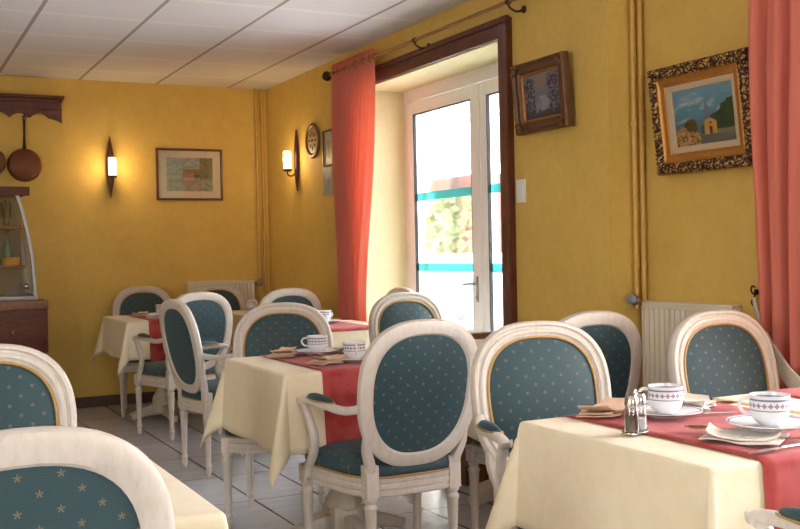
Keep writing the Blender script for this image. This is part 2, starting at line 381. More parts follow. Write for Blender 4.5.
# ------------------------------------------------------------------ outside the door
GROUND = simple('pale_gravel_ground', (.80, .78, .75), .9, 0, .15, 8)
bm = B(); box(bm, 3.8, 40, -20, 45, -.20, -.05); struct('ground', bm, GROUND, smooth=False)
HWALL = simple('beige_house_render', (.26, .20, .15), .9, 0, .1, 5); BRICK = simple('pink_brick', (.16, .06, .06), .9, 0, .2, 6); ROOFM = simple('house_roof_tiles', (.09, .065, .055), .9, 0, .2, 8); HEDGE = None
hs = thing('house', 'low beige house with a dark eave seen across the yard through the glass door', 'house', (11, 19, 0))
bm = B(); box(bm, 0, 5, -1.1, 1.0, 0, 2.45); obj('wall', bm, HWALL, hs, smooth=False)
bm = B(); box(bm, -.15, 5, -1.1, 1.05, 2.45, 2.72, .02); obj('roof', bm, ROOFM, hs)
bm = B(); box(bm, -.05, 5, -3.6, -1.25, 0, 2.3); o = obj('brick_wing', bm, BRICK, hs, smooth=False); o['label'] = 'pink brick side wing'
bm = B(); box(bm, -.1, -.03, -1.24, -1.14, 0, 2.5); obj('downpipe', bm, GREYM, hs, smooth=False)
t = NT('pale_green_leaves'); t.set(t.mix(t.noise(t.coord(), 9, 5), (.12, .18, .07), (.30, .38, .20)), .8); HEDGE = t.m
bm = B()
for i in range(900):
    a = random.random() * 2 * PI; zz = random.random(); rr = (.52 + .12 * random.random()) * math.sin(PI * (.12 + .8 * zz)) ** .5
    c = Vector((rr * math.cos(a), rr * .95 * math.sin(a), .12 + zz * 2.05)); s = .07 + .05 * random.random()
    d = Vector((random.gauss(0, 1), random.gauss(0, 1), random.gauss(0, 1))).normalized(); e = d.orthogonal().normalized(); f = d.cross(e)
    bm.faces.new([bm.verts.new(c + e * s), bm.verts.new(c + f * s * .6), bm.verts.new(c - e * s), bm.verts.new(c - f * s * .6)])
bush = thing('shrub', 'rounded green shrub in the yard seen through the glass door', 'shrub', (9.1, 15.85, -.05))
obj('foliage', bm, HEDGE, bush, smooth=False)
bm = B(); tube(bm, [(0, 0, 0), (.02, 0, .8), (0, .02, 1.6)], [.05, .04, .02]); obj('stem', bm, MIDWOOD, bush)
WHITEW = simple('white_garden_wall_render', (.82, .82, .80), .9, 0, .04, 6)
bm = B(); box(bm, 8.0, 8.25, 8, 22, -.05, 1.12, .01); tag(obj('garden_wall', bm, WHITEW), 'low white rendered garden wall outside in front of the shrub', 'wall')
bm = B(); CH = simple('grey_garden_chair_plastic', (.16, .20, .22), .5, 0, .1, 10)
gc = thing('garden_chair', 'small grey garden chair outside the door behind the right leaf', 'garden chair', (5.6, 9.15, -.05), .6)
box(bm, -.24, .24, -.24, .24, .42, .45, .01); obj('seat', bm, CH, gc)
bm = B(); box(bm, -.24, .24, .22, .25, .5, .86, .01); obj('backrest', bm, CH, gc)
for sx in (-.21, .21):
    for sy in (-.21, .235):
        bm = B(); tube(bm, [(sx, sy, 0), (sx, sy, .42 if sy < 0 else .8)], .014); obj('leg', bm, CH, gc)

# ================================================================== FURNITURE: medallion chair
TILT = math.radians(11); BO = Vector((0, -.015, .436))
SU = Vector((0, -math.sin(TILT), math.cos(TILT))); SN = Vector((0, math.cos(TILT), math.sin(TILT)))
EX = 2.5
def oval(phi, inset, nrm, grow=0.0):
    a, b = .236 - inset + grow, .262 - inset + grow; c, s = math.cos(phi), math.sin(phi)
    x = a * math.copysign(abs(c) ** (2 / EX), c) * (1 + .075 * s); z = .262 + b * math.copysign(abs(s) ** (2 / EX), s)
    return BO + Vector((x, 0, 0)) + SU * z + SN * nrm
def seat_out(phi, off, z):
    c, s = math.cos(phi), math.sin(phi); y = math.copysign(abs(s) ** (2 / 4.2), s) * (.238 + off); x = math.copysign(abs(c) ** (2 / 4.2), c) * (.232 + off)
    x *= 1 + .15 * (y / .238); y += .02 * (1 - (x / .28) ** 2) * (1 if s > 0 else 0)
    return Vector((x, .205 + y, z))
def turned_leg(x, y, top=.405):
    bm = B(); box(bm, x - .024, x + .024, y - .024, y + .024, .335, top, .004)
    lathe(bm, [(.012, .338), (.023, .334), (.024, .326), (.018, .318), (.018, .313), (.0245, .305), (.0245, .298), (.0215, .29), (.0135, .075), (.0135, .068), (.018, .060), (.018, .052), (.012, .044), (.0155, .034), (.016, .026), (.0095, .004), (.008, 0)], 24, (x, y, 0), (.07, .295, 10))
    return bm
def chair_meshes(root, arms):
    N = 64
    # moulded medallion ring with its two stiles
    bm = B(); prof = [(0, -.014), (-.002, .000), (0, .012), (.006, .019), (.014, .020), (.018, .013), (.024, .013), (.028, .019), (.037, .018), (.043, .011), (.049, .010), (.051, -.012), (.044, -.019), (.010, -.021)]
    loft(bm, [[oval(2 * PI * k / N, w, n) for (w, n) in prof] for k in range(N)], loop=True)
    for sx in (-1, 1):
        pts = spline([oval(-PI / 2 + sx * 1.12, .022, -.002), BO + Vector((sx * .190, 0, 0)) + SU * .07, BO + Vector((sx * .172, .004, 0)) + SU * .01, (sx * .168, .002, .395), (sx * .167, 0, .345)], 5)
        n = len(pts); sweep(bm, pts, [.030 + .012 * k / n for k in range(n)], .036, 12, upv=Vector((0, 1, 0)), sq=4)
    obj('back_frame', bm, PAINT, root)
    # upholstered pad, both faces
    bm = B(); R = 7
    def disc(n0, dn, flip):
        rings = []
        for j in range(R + 1):
            q = 1 - (j / R) * .97
            rings.append([BO + SU * .262 + (oval(2 * PI * k / N, .049, 0) - BO - SU * .262) * q + SN * (n0 + dn * (1 - q ** 3.0)) for k in range(N)])
        loft(bm, rings, cap=False); bm.faces.new([bm.verts.new(p + SN * 0.0) for p in rings[-1]])
    disc(.007, .020, 1); disc(-.012, -.010, -1)
    obj('back_cushion', bm, FABRIC, root, uv='xz')
    bm = B(); tube(bm, [oval(2 * PI * k / N, .052, .0115) for k in range(N)], .0042, 6, True, SN); obj('back_piping', bm, GOLD, root)
    # seat
    bm = B(); lv = [(-.012, .338), (-.006, .336), (.000, .342), (.000, .352), (-.004, .355), (-.004, .361), (.002, .365), (.002, .378), (-.003, .382), (.001, .388), (.001, .400), (-.004, .404)]
    loft(bm, [[seat_out(2 * PI * k / N, o, z) for k in range(N)] for o, z in lv]); obj('seat_rail', bm, PAINT, root)
    bm = B(); lv = [(-.008, .400), (-.001, .409), (.003, .425), (-.003, .444), (-.020, .462), (-.060, .476), (-.12, .484), (-.20, .487)]
    loft(bm, [[seat_out(2 * PI * k / N, o, z) + Vector((0, 0, 0)) for k in range(N)] for o, z in lv]); obj('seat_cushion', bm, FABRIC, root, uv='xy')
    bm = B(); tube(bm, [seat_out(2 * PI * k / N, .001, .406) for k in range(N)], .004, 6, True); obj('seat_piping', bm, GOLD, root)
    for x, y in ((-.236, .385), (.236, .385), (-.166, .0), (.166, .0)): obj('leg', turned_leg(x, y, .40 if y > .1 else .45), PAINT, root)
    if arms:
        for sx in (-1, 1):
            bm = B()
            pts = spline([oval(PI / 2 - sx * 1.66, .02, 0), (sx * .246, .02, .642), (sx * .268, .12, .650), (sx * .276, .22, .656), (sx * .276, .30, .652), (sx * .275, .325, .637)], 5)
            sweep(bm, pts, [.030] * (len(pts) - 4) + [.034, .036, .034, .026], [.030] * (len(pts) - 4) + [.034, .036, .036, .024], 12)
            pts = spline([(sx * .275, .312, .644), (sx * .270, .275, .590), (sx * .262, .248, .520), (sx * .258, .268, .460), (sx * .256, .315, .405), (sx * .254, .335, .365)], 5)
            sweep(bm, pts, .028, [.026 + .010 * k / len(pts) for k in range(len(pts))], 12, upv=Vector((sx, 0, 0)), sq=3.5)
            # scroll at the hand end, one volute on each cheek
            for cx in (-.0155, .0155):
                tube(bm, [(sx * .275 + cx, .318 + .0025 * th * math.cos(th), .647 + .0025 * th * math.sin(th)) for th in [k * .5 for k in range(2, 15)]], .0022, 6, upv=Vector((1, 0, 0)))
            arm = obj('arm', bm, PAINT, root)
            bm = B(); rings = []
            for k in range(15):
                t = k / 14; q = math.sin(PI * t) ** .45 if 0 < t < 1 else .02; c = Vector((sx * (.262 + .014 * math.sin(PI * t * .8)), .085 + .185 * t, .665 + .004 * t))
                rings.append([c + Vector((.021 * q * math.cos(a), 0, .021 * q * max(-.35, math.sin(a)))) for a in [2 * PI * i / 14 for i in range(14)]])
            loft(bm, rings); o = obj('arm_pad', bm, FABRIC, arm, uv='xy')
            bm = B(); ring = []
            for k in range(40):
                a = 2 * PI * k / 40; t = .5 + .5 * math.sin(a); q = abs(math.cos(a)) ** .6 * math.copysign(1, math.cos(a))
                ring.append((sx * (.262 + .014 * math.sin(PI * t * .8)) + .021 * q, .083 + .189 * t, .663 + .004 * t))
            tube(bm, ring, .0028, 6, True); obj('pad_piping', bm, GOLD, arm)
CW = 'off-white oval-backed '
arm0 = thing('dining_armchair', 'x', 'chair'); chair_meshes(arm0, True)
side0 = thing('dining_chair', 'x', 'chair'); chair_meshes(side0, False)
used = set(); GR = 'oval-backed chairs around the tables'
def place(proto, x, y, face, label, s=1.0):
    # face: compass angle of the sitter, degrees counter-clockwise from +Y
    rz = math.radians(face)
    if proto.name not in used:
        used.add(proto.name); o = proto; o.location = (x, y, 0); o.rotation_euler = (0, 0, rz); o['label'] = label; o['group'] = GR
    else: o = dup(proto, (x, y, 0), rz, label, GR)
    return o
place(arm0, 1.67, 3.25, 2, 'pale armchair with teal back seen from behind, centre of the photo at the middle table')
place(arm0, 1.885, 2.70, 168, 'armchair facing us with bright teal back, behind the salt shaker and left of the radiator')
place(arm0, 1.54, 5.58, -83, 'white armchair seen edge-on in profile, between the far-left table and the middle table')
place(arm0, 1.83, 6.62, 8, 'white armchair seen from behind, drawn up to the far-left table with the red runner')
place(arm0, 1.83, 1.205, 2, 'armchair at the bottom right corner, only its scrolled arm and dark pad in view')
place(side0, .155, 1.64, 6, 'nearest chair, large off-white back at the bottom left corner, seen from behind')
place(side0, .255, 3.00, 175, 'chair facing us at the left edge, cropped dark starred back with gold piping')
place(side0, 2.70, 2.72, 178, 'chair facing us with bright teal back in front of the cream radiator on the right')
place(side0, 2.365, 3.21, 0, 'chair with dark teal back seen from behind, beside the radiator valve')
place(side0, 1.695, 4.60, 158, 'chair facing us with dark brownish back, behind the cups of the middle table')
place(side0, 2.685, 5.17, 180, 'chair facing us in front of the glass door, its top just above the central armchair')
place(side0, 2.93, 6.0, 92, 'chair mostly hidden beside the glass door, only the end of its top rail showing')
place(side0, 2.50, 6.72, 0, 'white chair seen from behind at the far table, left of the coral curtain')
place(side0, 1.86, 8.12, 176, 'chair against the back wall under the wall lamp, facing us behind the far-left table')
place(side0, 2.46, 8.10, 178, 'chair in front of the small back wall radiator, only its dark upper back visible')

# ================================================================== tables, cloths, runners
def make_drape(W, D, seed):
    rnd = random.Random(seed); ph = [rnd.uniform(0, 6) for _ in range(8)]; r0 = .012
    def bend(L, a):
        if L < r0 * PI / 2: return r0 * math.sin(L / r0), r0 * (1 - math.cos(L / r0))
        q = L - r0 * PI / 2; return r0 + a * q, r0 + math.sqrt(max(.02, 1 - a * a)) * q
    def f(u, v, off=0.0):
        du = -u if u < 0 else max(0, u - W); dv = -v if v < 0 else max(0, v - D)
        su = -1 if u < 0 else 1; sv = -1 if v < 0 else 1
        cu = min(max(u, 0), W); cv = min(max(v, 0), D)
        if du == 0 and dv == 0: return Vector((cu, cv, off))
        L = math.hypot(du, dv); th = math.atan2(dv, du)
        if du > 0 and dv > 0:
            k = ph[(1 if u > 0 else 0) + (2 if v > 0 else 0)]; a = .07 + .26 * math.sin(2 * th) ** 2
        elif du > 0:
            s = v / D; a = .07 + .05 * math.sin(PI * s) * math.sin(2 * PI * s * 1.5 + ph[4 + (u > 0)])
        else:
            s = u / W; a = .07 + .05 * math.sin(PI * s) * math.sin(2 * PI * s * 1.5 + ph[6 + (v > 0)])
        o, d = bend(L, a); o += off; d -= off * .2
        return Vector((cu + su * math.cos(th) * o, cv + sv * math.sin(th) * o, -d))
    return f
def table(x0, x1, y0, y1, drop, seed, tl, cl, runners, lo=None, hi=None):
    W, D = x1 - x0, y1 - y0; cx, cy = (x0 + x1) / 2, (y0 + y1) / 2
    t = thing('dining_table', tl, 'table', (cx, cy, 0), 0, 'breakfast tables')
    bm = B(); box(bm, -W / 2 + .01, W / 2 - .01, -D / 2 + .01, D / 2 - .01, .712, .738, .005); obj('tabletop', bm, PAINT, t)
    bm = B(); lathe(bm, [(.05, .712), (.09, .705), (.09, .69), (.05, .67), (.035, .60), (.04, .56), (.055, .50), (.06, .42), (.045, .36), (.036, .33), (.055, .31), (.058, .29), (.04, .27), (.042, .22), (.075, .17), (.08, .14), (.06, .11), (.06, .08), (.065, .06)], 28); box(bm, -.07, .07, -.07, .07, .05, .15, .008); obj('pedestal', bm, PAINT, t)
    for k in range(4):
        bm = B(); a = k * PI / 2; e = W * .36 if k % 2 == 0 else D * .36
        sweep(bm, [Vector((math.cos(a) * e * q, math.sin(a) * e * q, z)) for q, z in ((.1, .075), (.5, .065), (.85, .045), (1, .03))], .06, [.09, .07, .05, .05], 12, sq=5)
        obj('foot', bm, PAINT, t)
    f = make_drape(W, D, seed)
    def grid(us, vs, off):
        bm = B(); V = [[bm.verts.new(f(u, v, off)) for v in vs] for u in us]
        for i in range(len(us) - 1):
            for j in range(len(vs) - 1): bm.faces.new((V[i][j], V[i + 1][j], V[i + 1][j + 1], V[i][j + 1]))
        return bm
    def ticks(lo, L, hi):
        e = [0.004, .008, .012, .016, .02]; n = 11
        a = [-lo + (lo - .02) * k / n for k in range(n)] + [-q for q in reversed(e)]
        m = [L * k / 24 for k in range(25)]
        b = [L + q for q in e] + [L + .02 + (hi - .02) * (k + 1) / n for k in range(n)]
        return a + m + b
    c = obj('tablecloth', grid(ticks(lo or drop, W, hi or drop), ticks(drop, D, drop), 0), CLOTH, loc=(x0, y0, .7415), ang=70)
    tag(c, cl, 'tablecloth', 'cream tablecloths'); s = c.modifiers.new('thick', 'SOLIDIFY'); s.thickness = .0015; s.offset = 1
    for (a, b, lab, dr) in runners:
        us = [a - x0 + (b - a) * k / 12 for k in range(13)]
        r = obj('table_runner', grid(us, ticks(dr, D, dr), .0045), RUNNER, loc=(x0, y0, .7415), ang=70); tag(r, lab, 'table runner', 'red table runners')
        s = r.modifiers.new('thick', 'SOLIDIFY'); s.thickness = .0012; s.offset = 0
    return t
table(1.485, 2.13, 1.575, 2.25, .275, 1, 'near right table under cream cloth, set with two cups and a salt and pepper stand', 'cream cloth on the near right table with the salt and pepper', [(1.61, 2.09, 'red runner under the two near cups, beside the salt and pepper', .26)], None, .03)
table(2.175, 2.84, 1.60, 2.28, .24, 2, 'table at the right edge of the photo, joined to the near right one', 'cream cloth of the table at the right edge, mostly out of frame', [(2.34, 2.72, 'red runner at the right edge of the photo, only a corner visible', .24)], .03)
table(-.22, .52, 1.75, 2.55, .24, 3, 'table behind the nearest chair at the bottom left', 'bare cream cloth of the bottom left table, behind the nearest chair', [])
table(1.335, 2.08, 3.60, 4.30, .30, 4, 'middle table in front of the central armchair, set with two cups', 'cream cloth with pointed corners on the middle table, left of the central armchair', [(1.475, 1.86, 'dark red runner hanging down behind the arm of the central armchair', .30)])
table(2.32, 2.89, 3.76, 4.40, .24, 5, 'table hidden behind the central armchair and the bright teal armchair', 'cream cloth mostly hidden between the central armchair and the radiator chair', [])
table(2.14, 2.76, 5.52, 6.20, .26, 6, 'small table beside the coral curtain and the glass door', 'white-lit cloth of the small table beside the coral curtain', [(2.26, 2.62, 'red runner on the small table beside the coral curtain', .02)])
table(1.52, 2.18, 7.15, 7.93, .27, 7, 'far-left table near the back wall, its pedestal in view', 'cream cloth on the far-left table, hanging in a long point', [(1.66, 2.04, 'red runner hanging in front of the far-left table', .30)])
table(2.42, 2.90, 7.25, 7.90, .24, 8, 'far corner table behind the white chairs', 'cream cloth of the far corner table behind the white chairs', [])

# ------------------------------------------------------------------ tableware
ZT = .7485
def cup_proto():
    t = thing('coffee_cup', 'x', 'cup')
    bm = B(); lathe(bm, [(.0, 0), (.024, 0), (.026, .004), (.032, .008), (.0395, .017), (.0425, .026), (.0435, .034), (.0445, .066), (.0455, .070), (.0435, .070), (.0425, .064), (.040, .026), (.030, .010), (0, .008)], 40); obj('cup_body', bm, CUPM, t)
    bm = B(); tube(bm, spline([(-.042, 0, .060), (-.058, 0, .060), (-.068, 0, .046), (-.058, 0, .030), (-.040, 0, .026)], 5), .0042, 8, upv=Vector((0, 1, 0))); obj('handle', bm, PORC, t)
    return t
def saucer_proto():
    bm = B(); lathe(bm, [(0, .002), (.045, .0), (.048, .003), (.075, .009), (.088, .0145), (.088, .0165), (.074, .0125), (.047, .007), (0, .006)], 44)
    return obj('plate', bm, PLATEM)
cupP = cup_proto(); sauP = saucer_proto(); first = {}
def setting(x, y, z, rz, cl, sl, big=1.0):
    for proto, zz, lab, key, g in ((sauP, z, sl, 'p', 'porcelain plates'), (cupP, z + .0085 * big, cl, 'c', 'flower-banded coffee cups')):
        if key not in first: first[key] = 1; o = proto; o.location = (x, y, zz); o.rotation_euler = (0, 0, rz); o['label'] = lab; o['group'] = g
        else: o = dup(proto, (x, y, zz), rz, lab, g)
        if key == 'p': o['category'] = 'plate'; o.scale = (big, big, big)
setting(1.81, 2.08, ZT, -.75, 'flower-banded cup just right of the salt and pepper', 'plate under the cup beside the salt and pepper', 1.05)
setting(1.815, 1.735, ZT + .016, -.6, 'flower-banded cup at the right edge of the photo', 'plate under the cup at the right edge of the photo', 1.1)
setting(1.70, 4.18, ZT, -.4, 'flower-banded cup with handle to the left on the middle table', 'plate under the left-hand cup of the middle table', 1.1)
setting(1.705, 3.80, ZT, 1.3, 'flower-banded cup half hidden by the central armchair back', 'plate under the cup half hidden by the central armchair', 1.0)
setting(2.47, 5.95, ZT, 2.0, 'cup on the small table beneath the coral curtain', 'plate under the cup beneath the coral curtain', 1.2)
setting(1.87, 7.62, ZT, 2.0, 'cup on the far-left table beside the profile armchair top', 'plate on the far-left table under its cup', 1.1)
setting(2.62, 7.80, ZT, 2.0, 'cup on the far corner table, small in front of the dark far chair', 'plate under the cup on the far corner table', 1.0)
def napkin(name, x, y, z, rz, w, d, layers, mat, label, curl=.02):
    bm = B()
    rq = random.Random(int(x * 977 + y * 331)); q0 = [rq.uniform(0, 6) for _ in range(4)]
    for k in range(layers):
        s = 1 - .07 * k; nx, ny = 22, 12; G = []; sk = rq.uniform(-.14, .14)
        for i in range(nx + 1):
            row = []
            for j in range(ny + 1):
                e, g = i / nx - .5, j / ny - .5; px = e * w * s + g * d * sk; py = g * d * s * (1 - .25 * e) + .008 * math.sin(e * 7 + q0[k % 4])
                zz = .0030 + k * .0055 + .0030 * (1 + math.sin(e * 8 + g * 3 + q0[0])) * (.4 + abs(g)) + (curl * max(0, abs(e) - .28) ** 2 * 9 if k == layers - 1 else 0)
                row.append(bm.verts.new((px, py, zz)))
            G.append(row)
        top = G; bot = [[bm.verts.new(v.co - Vector((0, 0, .0030))) for v in r] for r in G]
        for i in range(nx):
            for j in range(ny):
                bm.faces.new((top[i][j], top[i + 1][j], top[i + 1][j + 1], top[i][j + 1])); bm.faces.new((bot[i][j], bot[i][j + 1], bot[i + 1][j + 1], bot[i + 1][j]))
        for i in range(nx):
            for j in (0, ny): bm.faces.new((top[i][j], top[i + 1][j], bot[i + 1][j], bot[i][j]))
        for j in range(ny):
            for i in (0, nx): bm.faces.new((top[i][j], top[i][j + 1], bot[i][j + 1], bot[i][j]))
    o = obj(name, bm, mat, loc=(x, y, z + .001)); o.rotation_euler = (0, 0, rz); return tag(o, label, 'napkin', 'folded napkins')
napkin('napkin', 1.715, 2.20, ZT + .001, .55, .20, .085, 3, TANNAP, 'tan folded napkin lying behind the salt and pepper', .03)
napkin('napkin', 1.735, 1.735, ZT + .001, 2.2, .17, .15, 2, NAPKIN, 'white folded napkin partly under the plate of the right-edge cup', .03)
napkin('napkin', 1.95, 2.135, ZT + .001, .6, .14, .10, 3, NAPKIN, 'white folded napkin right of the cup next to the salt and pepper', .03)
napkin('napkin', 1.55, 4.19, ZT + .001, 1.0, .19, .10, 4, TANNAP, 'tan folded napkin left of the handled cup on the middle table')
napkin('napkin', 1.585, 3.78, ZT + .001, .4, .15, .09, 4, TANNAP, 'tan folded napkin beside the half hidden cup on the middle table')
napkin('napkin', 1.84, 4.17, ZT + .001, .4, .13, .09, 3, NAPKIN, 'white folded napkin right of the handled cup on the middle table')
napkin('napkin', 2.35, 5.90, ZT + .001, .8, .15, .09, 3, TANNAP, 'napkin on the small table beneath the coral curtain')
napkin('napkin', 1.76, 7.34, ZT + .001, 1.3, .20, .12, 3, NAPKIN, 'white napkin at the front of the far-left table')
napkin('napkin', 1.73, 7.66, ZT + .001, 1.1, .18, .10, 3, TANNAP, 'tan napkin at the back of the far-left table')
def cutlery(kind, x, y, rz, label, z=ZT + .0012):
    bm = B(); L = .19
    if kind == 'knife':
        sweep(bm, [(0, 0, .003), (.09, 0, .004)], [.012, .010], .005, 8); rings = []
        sweep(bm, [(.088, 0, .004), (.10, 0, .004), (.15, .001, .004), (.185, .003, .004), (.195, .006, .004)], [.010, .018, .019, .013, .003], .0015, 8)
    else:
        pts = spline([(0, 0, .004), (.06, 0, .006), (.12, 0, .010), (.135, 0, .009)], 4); sweep(bm, pts, [.014 - .009 * min(1, k / (len(pts) * .8)) for k in range(len(pts))], .0028, 8)
        if kind == 'spoon':
            rings = []
            for k in range(10):
                t = k / 9; ww = .020 * math.sin(PI * min(.97, max(.06, t * .94 + .05))) ** .6; x0 = .132 + .058 * t
                rings.append([Vector((x0, ww * c, .008 + .006 * math.sin(PI * t) * -(1 - c * c) + .004 + dz)) for c, dz in ((-1, 0), (-.5, 0), (0, 0), (.5, 0), (1, 0), (.5, .0016), (0, .0016), (-.5, .0016))])
            loft(bm, rings)
        else:
            sweep(bm, [(.13, 0, .009), (.138, 0, .008), (.15, 0, .006)], [.006, .02, .023], .0022, 8)
            for k in range(4): sweep(bm, spline([(.149, (k - 1.5) * .0058, .006), (.17, (k - 1.5) * .0058, .004), (.192, (k - 1.5) * .0055, .008)], 3), .0030, .0022, 6)
    o = obj({'knife': 'butter_knife', 'spoon': 'teaspoon', 'fork': 'fork'}[kind], bm, STEEL, loc=(x, y, z)); o.rotation_euler = (0, 0, rz)
    return tag(o, label, kind, 'breakfast cutlery')
cutlery('spoon', 1.825, 1.745, 2.35, 'steel spoon on the red runner, its bowl pointing at the salt and pepper')
cutlery('fork', 1.83, 1.655, 2.60, 'steel fork on the red runner left of the right-edge cup')
cutlery('knife', 1.80, 1.615, -3.05, 'steel knife in front of the plate of the right-edge cup')
cutlery('spoon', 1.885, 2.165, -.55, 'steel spoon lying right of the plate beside the salt and pepper', ZT + .006)
cutlery('knife', 1.98, 2.01, 2.85, 'steel knife lying on the red runner between the two near cups')
cutlery('knife', 1.66, 4.05, -.5, 'steel knife on the middle table runner')
cutlery('spoon', 1.78, 3.98, 2.6, 'steel spoon on the middle table runner')
# salt and pepper stand
cr = thing('cruet_stand', 'small steel wire stand holding the salt and pepper on the near right table', 'cruet stand', (1.60, 1.945, ZT - .002), math.radians(25))
bm = B(); sweep(bm, [(math.cos(a) * .044, math.sin(a) * .026, .003) for a in [2 * PI * k / 32 for k in range(32)]], .004, .004, 8, True); box(bm, -.042, .042, -.018, .018, 0, .003, .001)
obj('tray', bm, STEEL, cr)
bm = B(); tube(bm, spline([(0, .0, .002), (0, 0, .06), (0, 0, .086), (.007, 0, .093), (0, 0, .100), (-.007, 0, .093), (0, 0, .086)], 5), .0022, 8, upv=Vector((0, 1, 0))); obj('loop_handle', bm, STEEL, cr)
for sx, fill, fl, nm, lab in ((-1, PEPPER, .045, 'pepper_shaker', 'glass pepper shaker with steel cap, left one in the wire stand'), (1, SALT, .028, 'salt_shaker', 'glass salt shaker with steel cap, right one in the wire stand')):
    ox, oy = 1.60 + sx * .0215 * math.cos(math.radians(25)), 1.945 + sx * .0215 * math.sin(math.radians(25))
    s = thing(nm, lab, 'shaker', (ox, oy, ZT + .0015), 0)
    bm = B(); lathe(bm, [(0, 0), (.0165, 0), (.0175, .004), (.0172, .035), (.0155, .058), (.014, .062), (0, .062)], 24); obj('glass_body', bm, CUPGLASS, s)
    bm = B(); lathe(bm, [(0, .003), (.0145, .003), (.0145, fl), (0, fl)], 20); obj('filling', bm, fill, s)
    bm = B(); lathe(bm, [(.0155, .060), (.0160, .064), (.0155, .078), (.012, .086), (.005, .089), (0, .0895)], 24); obj('cap', bm, STEEL, s)

# ================================================================== wall pictures
def hashn(x, y, s=0):
    v = math.sin(x * 127.1 + y * 311.7 + s * 74.7) * 43758.5453; return v - math.floor(v)
def vn(x, y, s=0):
    xi, yi = math.floor(x), math.floor(y); fx, fy = x - xi, y - yi; fx = fx * fx * (3 - 2 * fx); fy = fy * fy * (3 - 2 * fy)
    a = hashn(xi, yi, s) * (1 - fx) + hashn(xi + 1, yi, s) * fx; b = hashn(xi, yi + 1, s) * (1 - fx) + hashn(xi + 1, yi + 1, s) * fx
    return a * (1 - fy) + b * fy
def fbm(x, y, s=0): return .55 * vn(x, y, s) + .3 * vn(2.1 * x, 2.1 * y, s + 1) + .15 * vn(4.3 * x, 4.3 * y, s + 2)
def mx(a, b, t): t = min(1, max(0, t)); return tuple(a[i] * (1 - t) + b[i] * t for i in range(3))
def canvas(name, w, h, fn, parent, y, nx=110, ny=88):
    # local picture plane: x right, z up, facing -y
    bm = B(); V = [[bm.verts.new((-w / 2 + w * i / nx, y, -h / 2 + h * j / ny)) for j in range(ny + 1)] for i in range(nx + 1)]
    for i in range(nx):
        for j in range(ny): bm.faces.new((V[i][j], V[i + 1][j], V[i + 1][j + 1], V[i][j + 1]))
    cols = {}
    me = bpy.data.meshes.new(name); bm.to_mesh(me); bm.free(); at = me.color_attributes.new('paint', 'FLOAT_COLOR', 'POINT')
    for v in me.vertices:
        c = fn(v.co.x / w + .5, v.co.z / h + .5); at.data[v.index].color = (*[q * .8 for q in c], 1)
    me.materials.append(CANVAS); o = bpy.data.objects.new(name, me); C.objects.link(o); o.parent = parent; return o
def picture_frame(name, w, h, prof, mat, parent, sub=40, disp=None, label=None):
    # prof: (inset from outer edge, height towards viewer)
    bm = B(); rings = []
    cs = [(-w / 2, -h / 2), (w / 2, -h / 2), (w / 2, h / 2), (-w / 2, h / 2)]
    for k in range(4):
        a, b = cs[k], cs[(k + 1) % 4]
        for j in range(sub):
            t = j / sub; ring = []
            L = math.hypot(b[0] - a[0], b[1] - a[1])
            for (ins, ht) in prof:
                sc = [(c[0] - math.copysign(ins, c[0]), c[1] - math.copysign(ins, c[1])) for c in (a, b)]
                px = sc[0][0] + (sc[1][0] - sc[0][0]) * t; pz = sc[0][1] + (sc[1][1] - sc[0][1]) * t
                d = disp(t * L, ins) if disp else 0
                ring.append(Vector((px, -ht - d, pz)))
            rings.append(ring)
    loft(bm, rings, loop=True); o = obj(name, bm, mat, parent, ang=50)
    if label: o['label'] = label
    return o
def backing(w, h, parent, mat=MIDWOOD):
    bm = B(); box(bm, -w / 2 + .01, w / 2 - .01, -.008, -.001, -h / 2 + .01, h / 2 - .01); return obj('backing', bm, mat, parent, smooth=False)
def hang(root, loc, rz, tilt=0): root.location = loc; root.rotation_euler = (tilt, 0, rz)
RW = -PI / 2   # picture faces -X

# chapel painting in the heavy gilt frame
def chapel(u, v):
    n = fbm(u * 9, v * 9); c = mx((.05, .16, .24), (.16, .34, .42), v * 1.1 - .2)
    cl = fbm(u * 5, v * 9, 5); c = mx(c, (.42, .46, .48), (cl - .52) * 5 * (1 - abs(v - .62) * 2))
    if v < .36 + .06 * math.sin(u * 5) + .05 * n: c = mx((.10, .20, .28), (.05, .12, .12), n)
    m = .42 + .5 * (u - .62) * 1.5 + .12 * n
    if u > .60 and v < min(.88, m): c = mx((.012, .035, .020), (.05, .09, .03), n)
    if v < .22 + .02 * n: c = mx((.16, .14, .07), (.30, .24, .12), n) if u > .35 else c
    if v < .15 and u > .3: c = mx((.07, .08, .07), (.20, .19, .15), fbm(u * 4, v * 20, 3))
    d = math.hypot((u - .27) * 1.3, v - .33)
    if d < .13 + .03 * n: c = mx((.16, .09, .02), (.03, .04, .01), n)
    if u < .42 and v < .28 - .35 * (u - .05) * .6 + .03 * n: c = mx((.42, .16, .03), (.55, .36, .14), fbm(u * 30, v * 30, 9)) if hashn(int(u * 40), int(v * 34)) > .35 else (.10, .09, .03)
    if .07 < u < .20 and .28 < v < .36 - abs(u - .135) * .8: c = (.40, .16, .10)
    if .47 < u < .70 and .17 < v < .44 - max(0, abs(u - .585) - .02) * .7:
        c = mx((.42, .20, .04), (.60, .32, .07), n)
        if abs(u - .60) < .022 and v < .30: c = (.10, .03, .02)
        if abs(u - .60) < .016 and .34 < v < .38: c = (.12, .06, .03)
    if .44 < u < .50 and .17 < v < .40 - (.50 - u) * 2: c = (.05, .09, .12)
    if abs(u - .55) < .035 and .42 < v < .54: c = (.14, .16, .20)
    if v >= .52 and abs(u - .55) < .05 * (1 - (v - .52) / .28) and v < .80: c = (.16, .18, .24)
    return c
pc = thing('framed_painting', 'oil painting of a small chapel with a spire in a heavy carved gilt frame', 'painting')
PW, PH = .585, .47
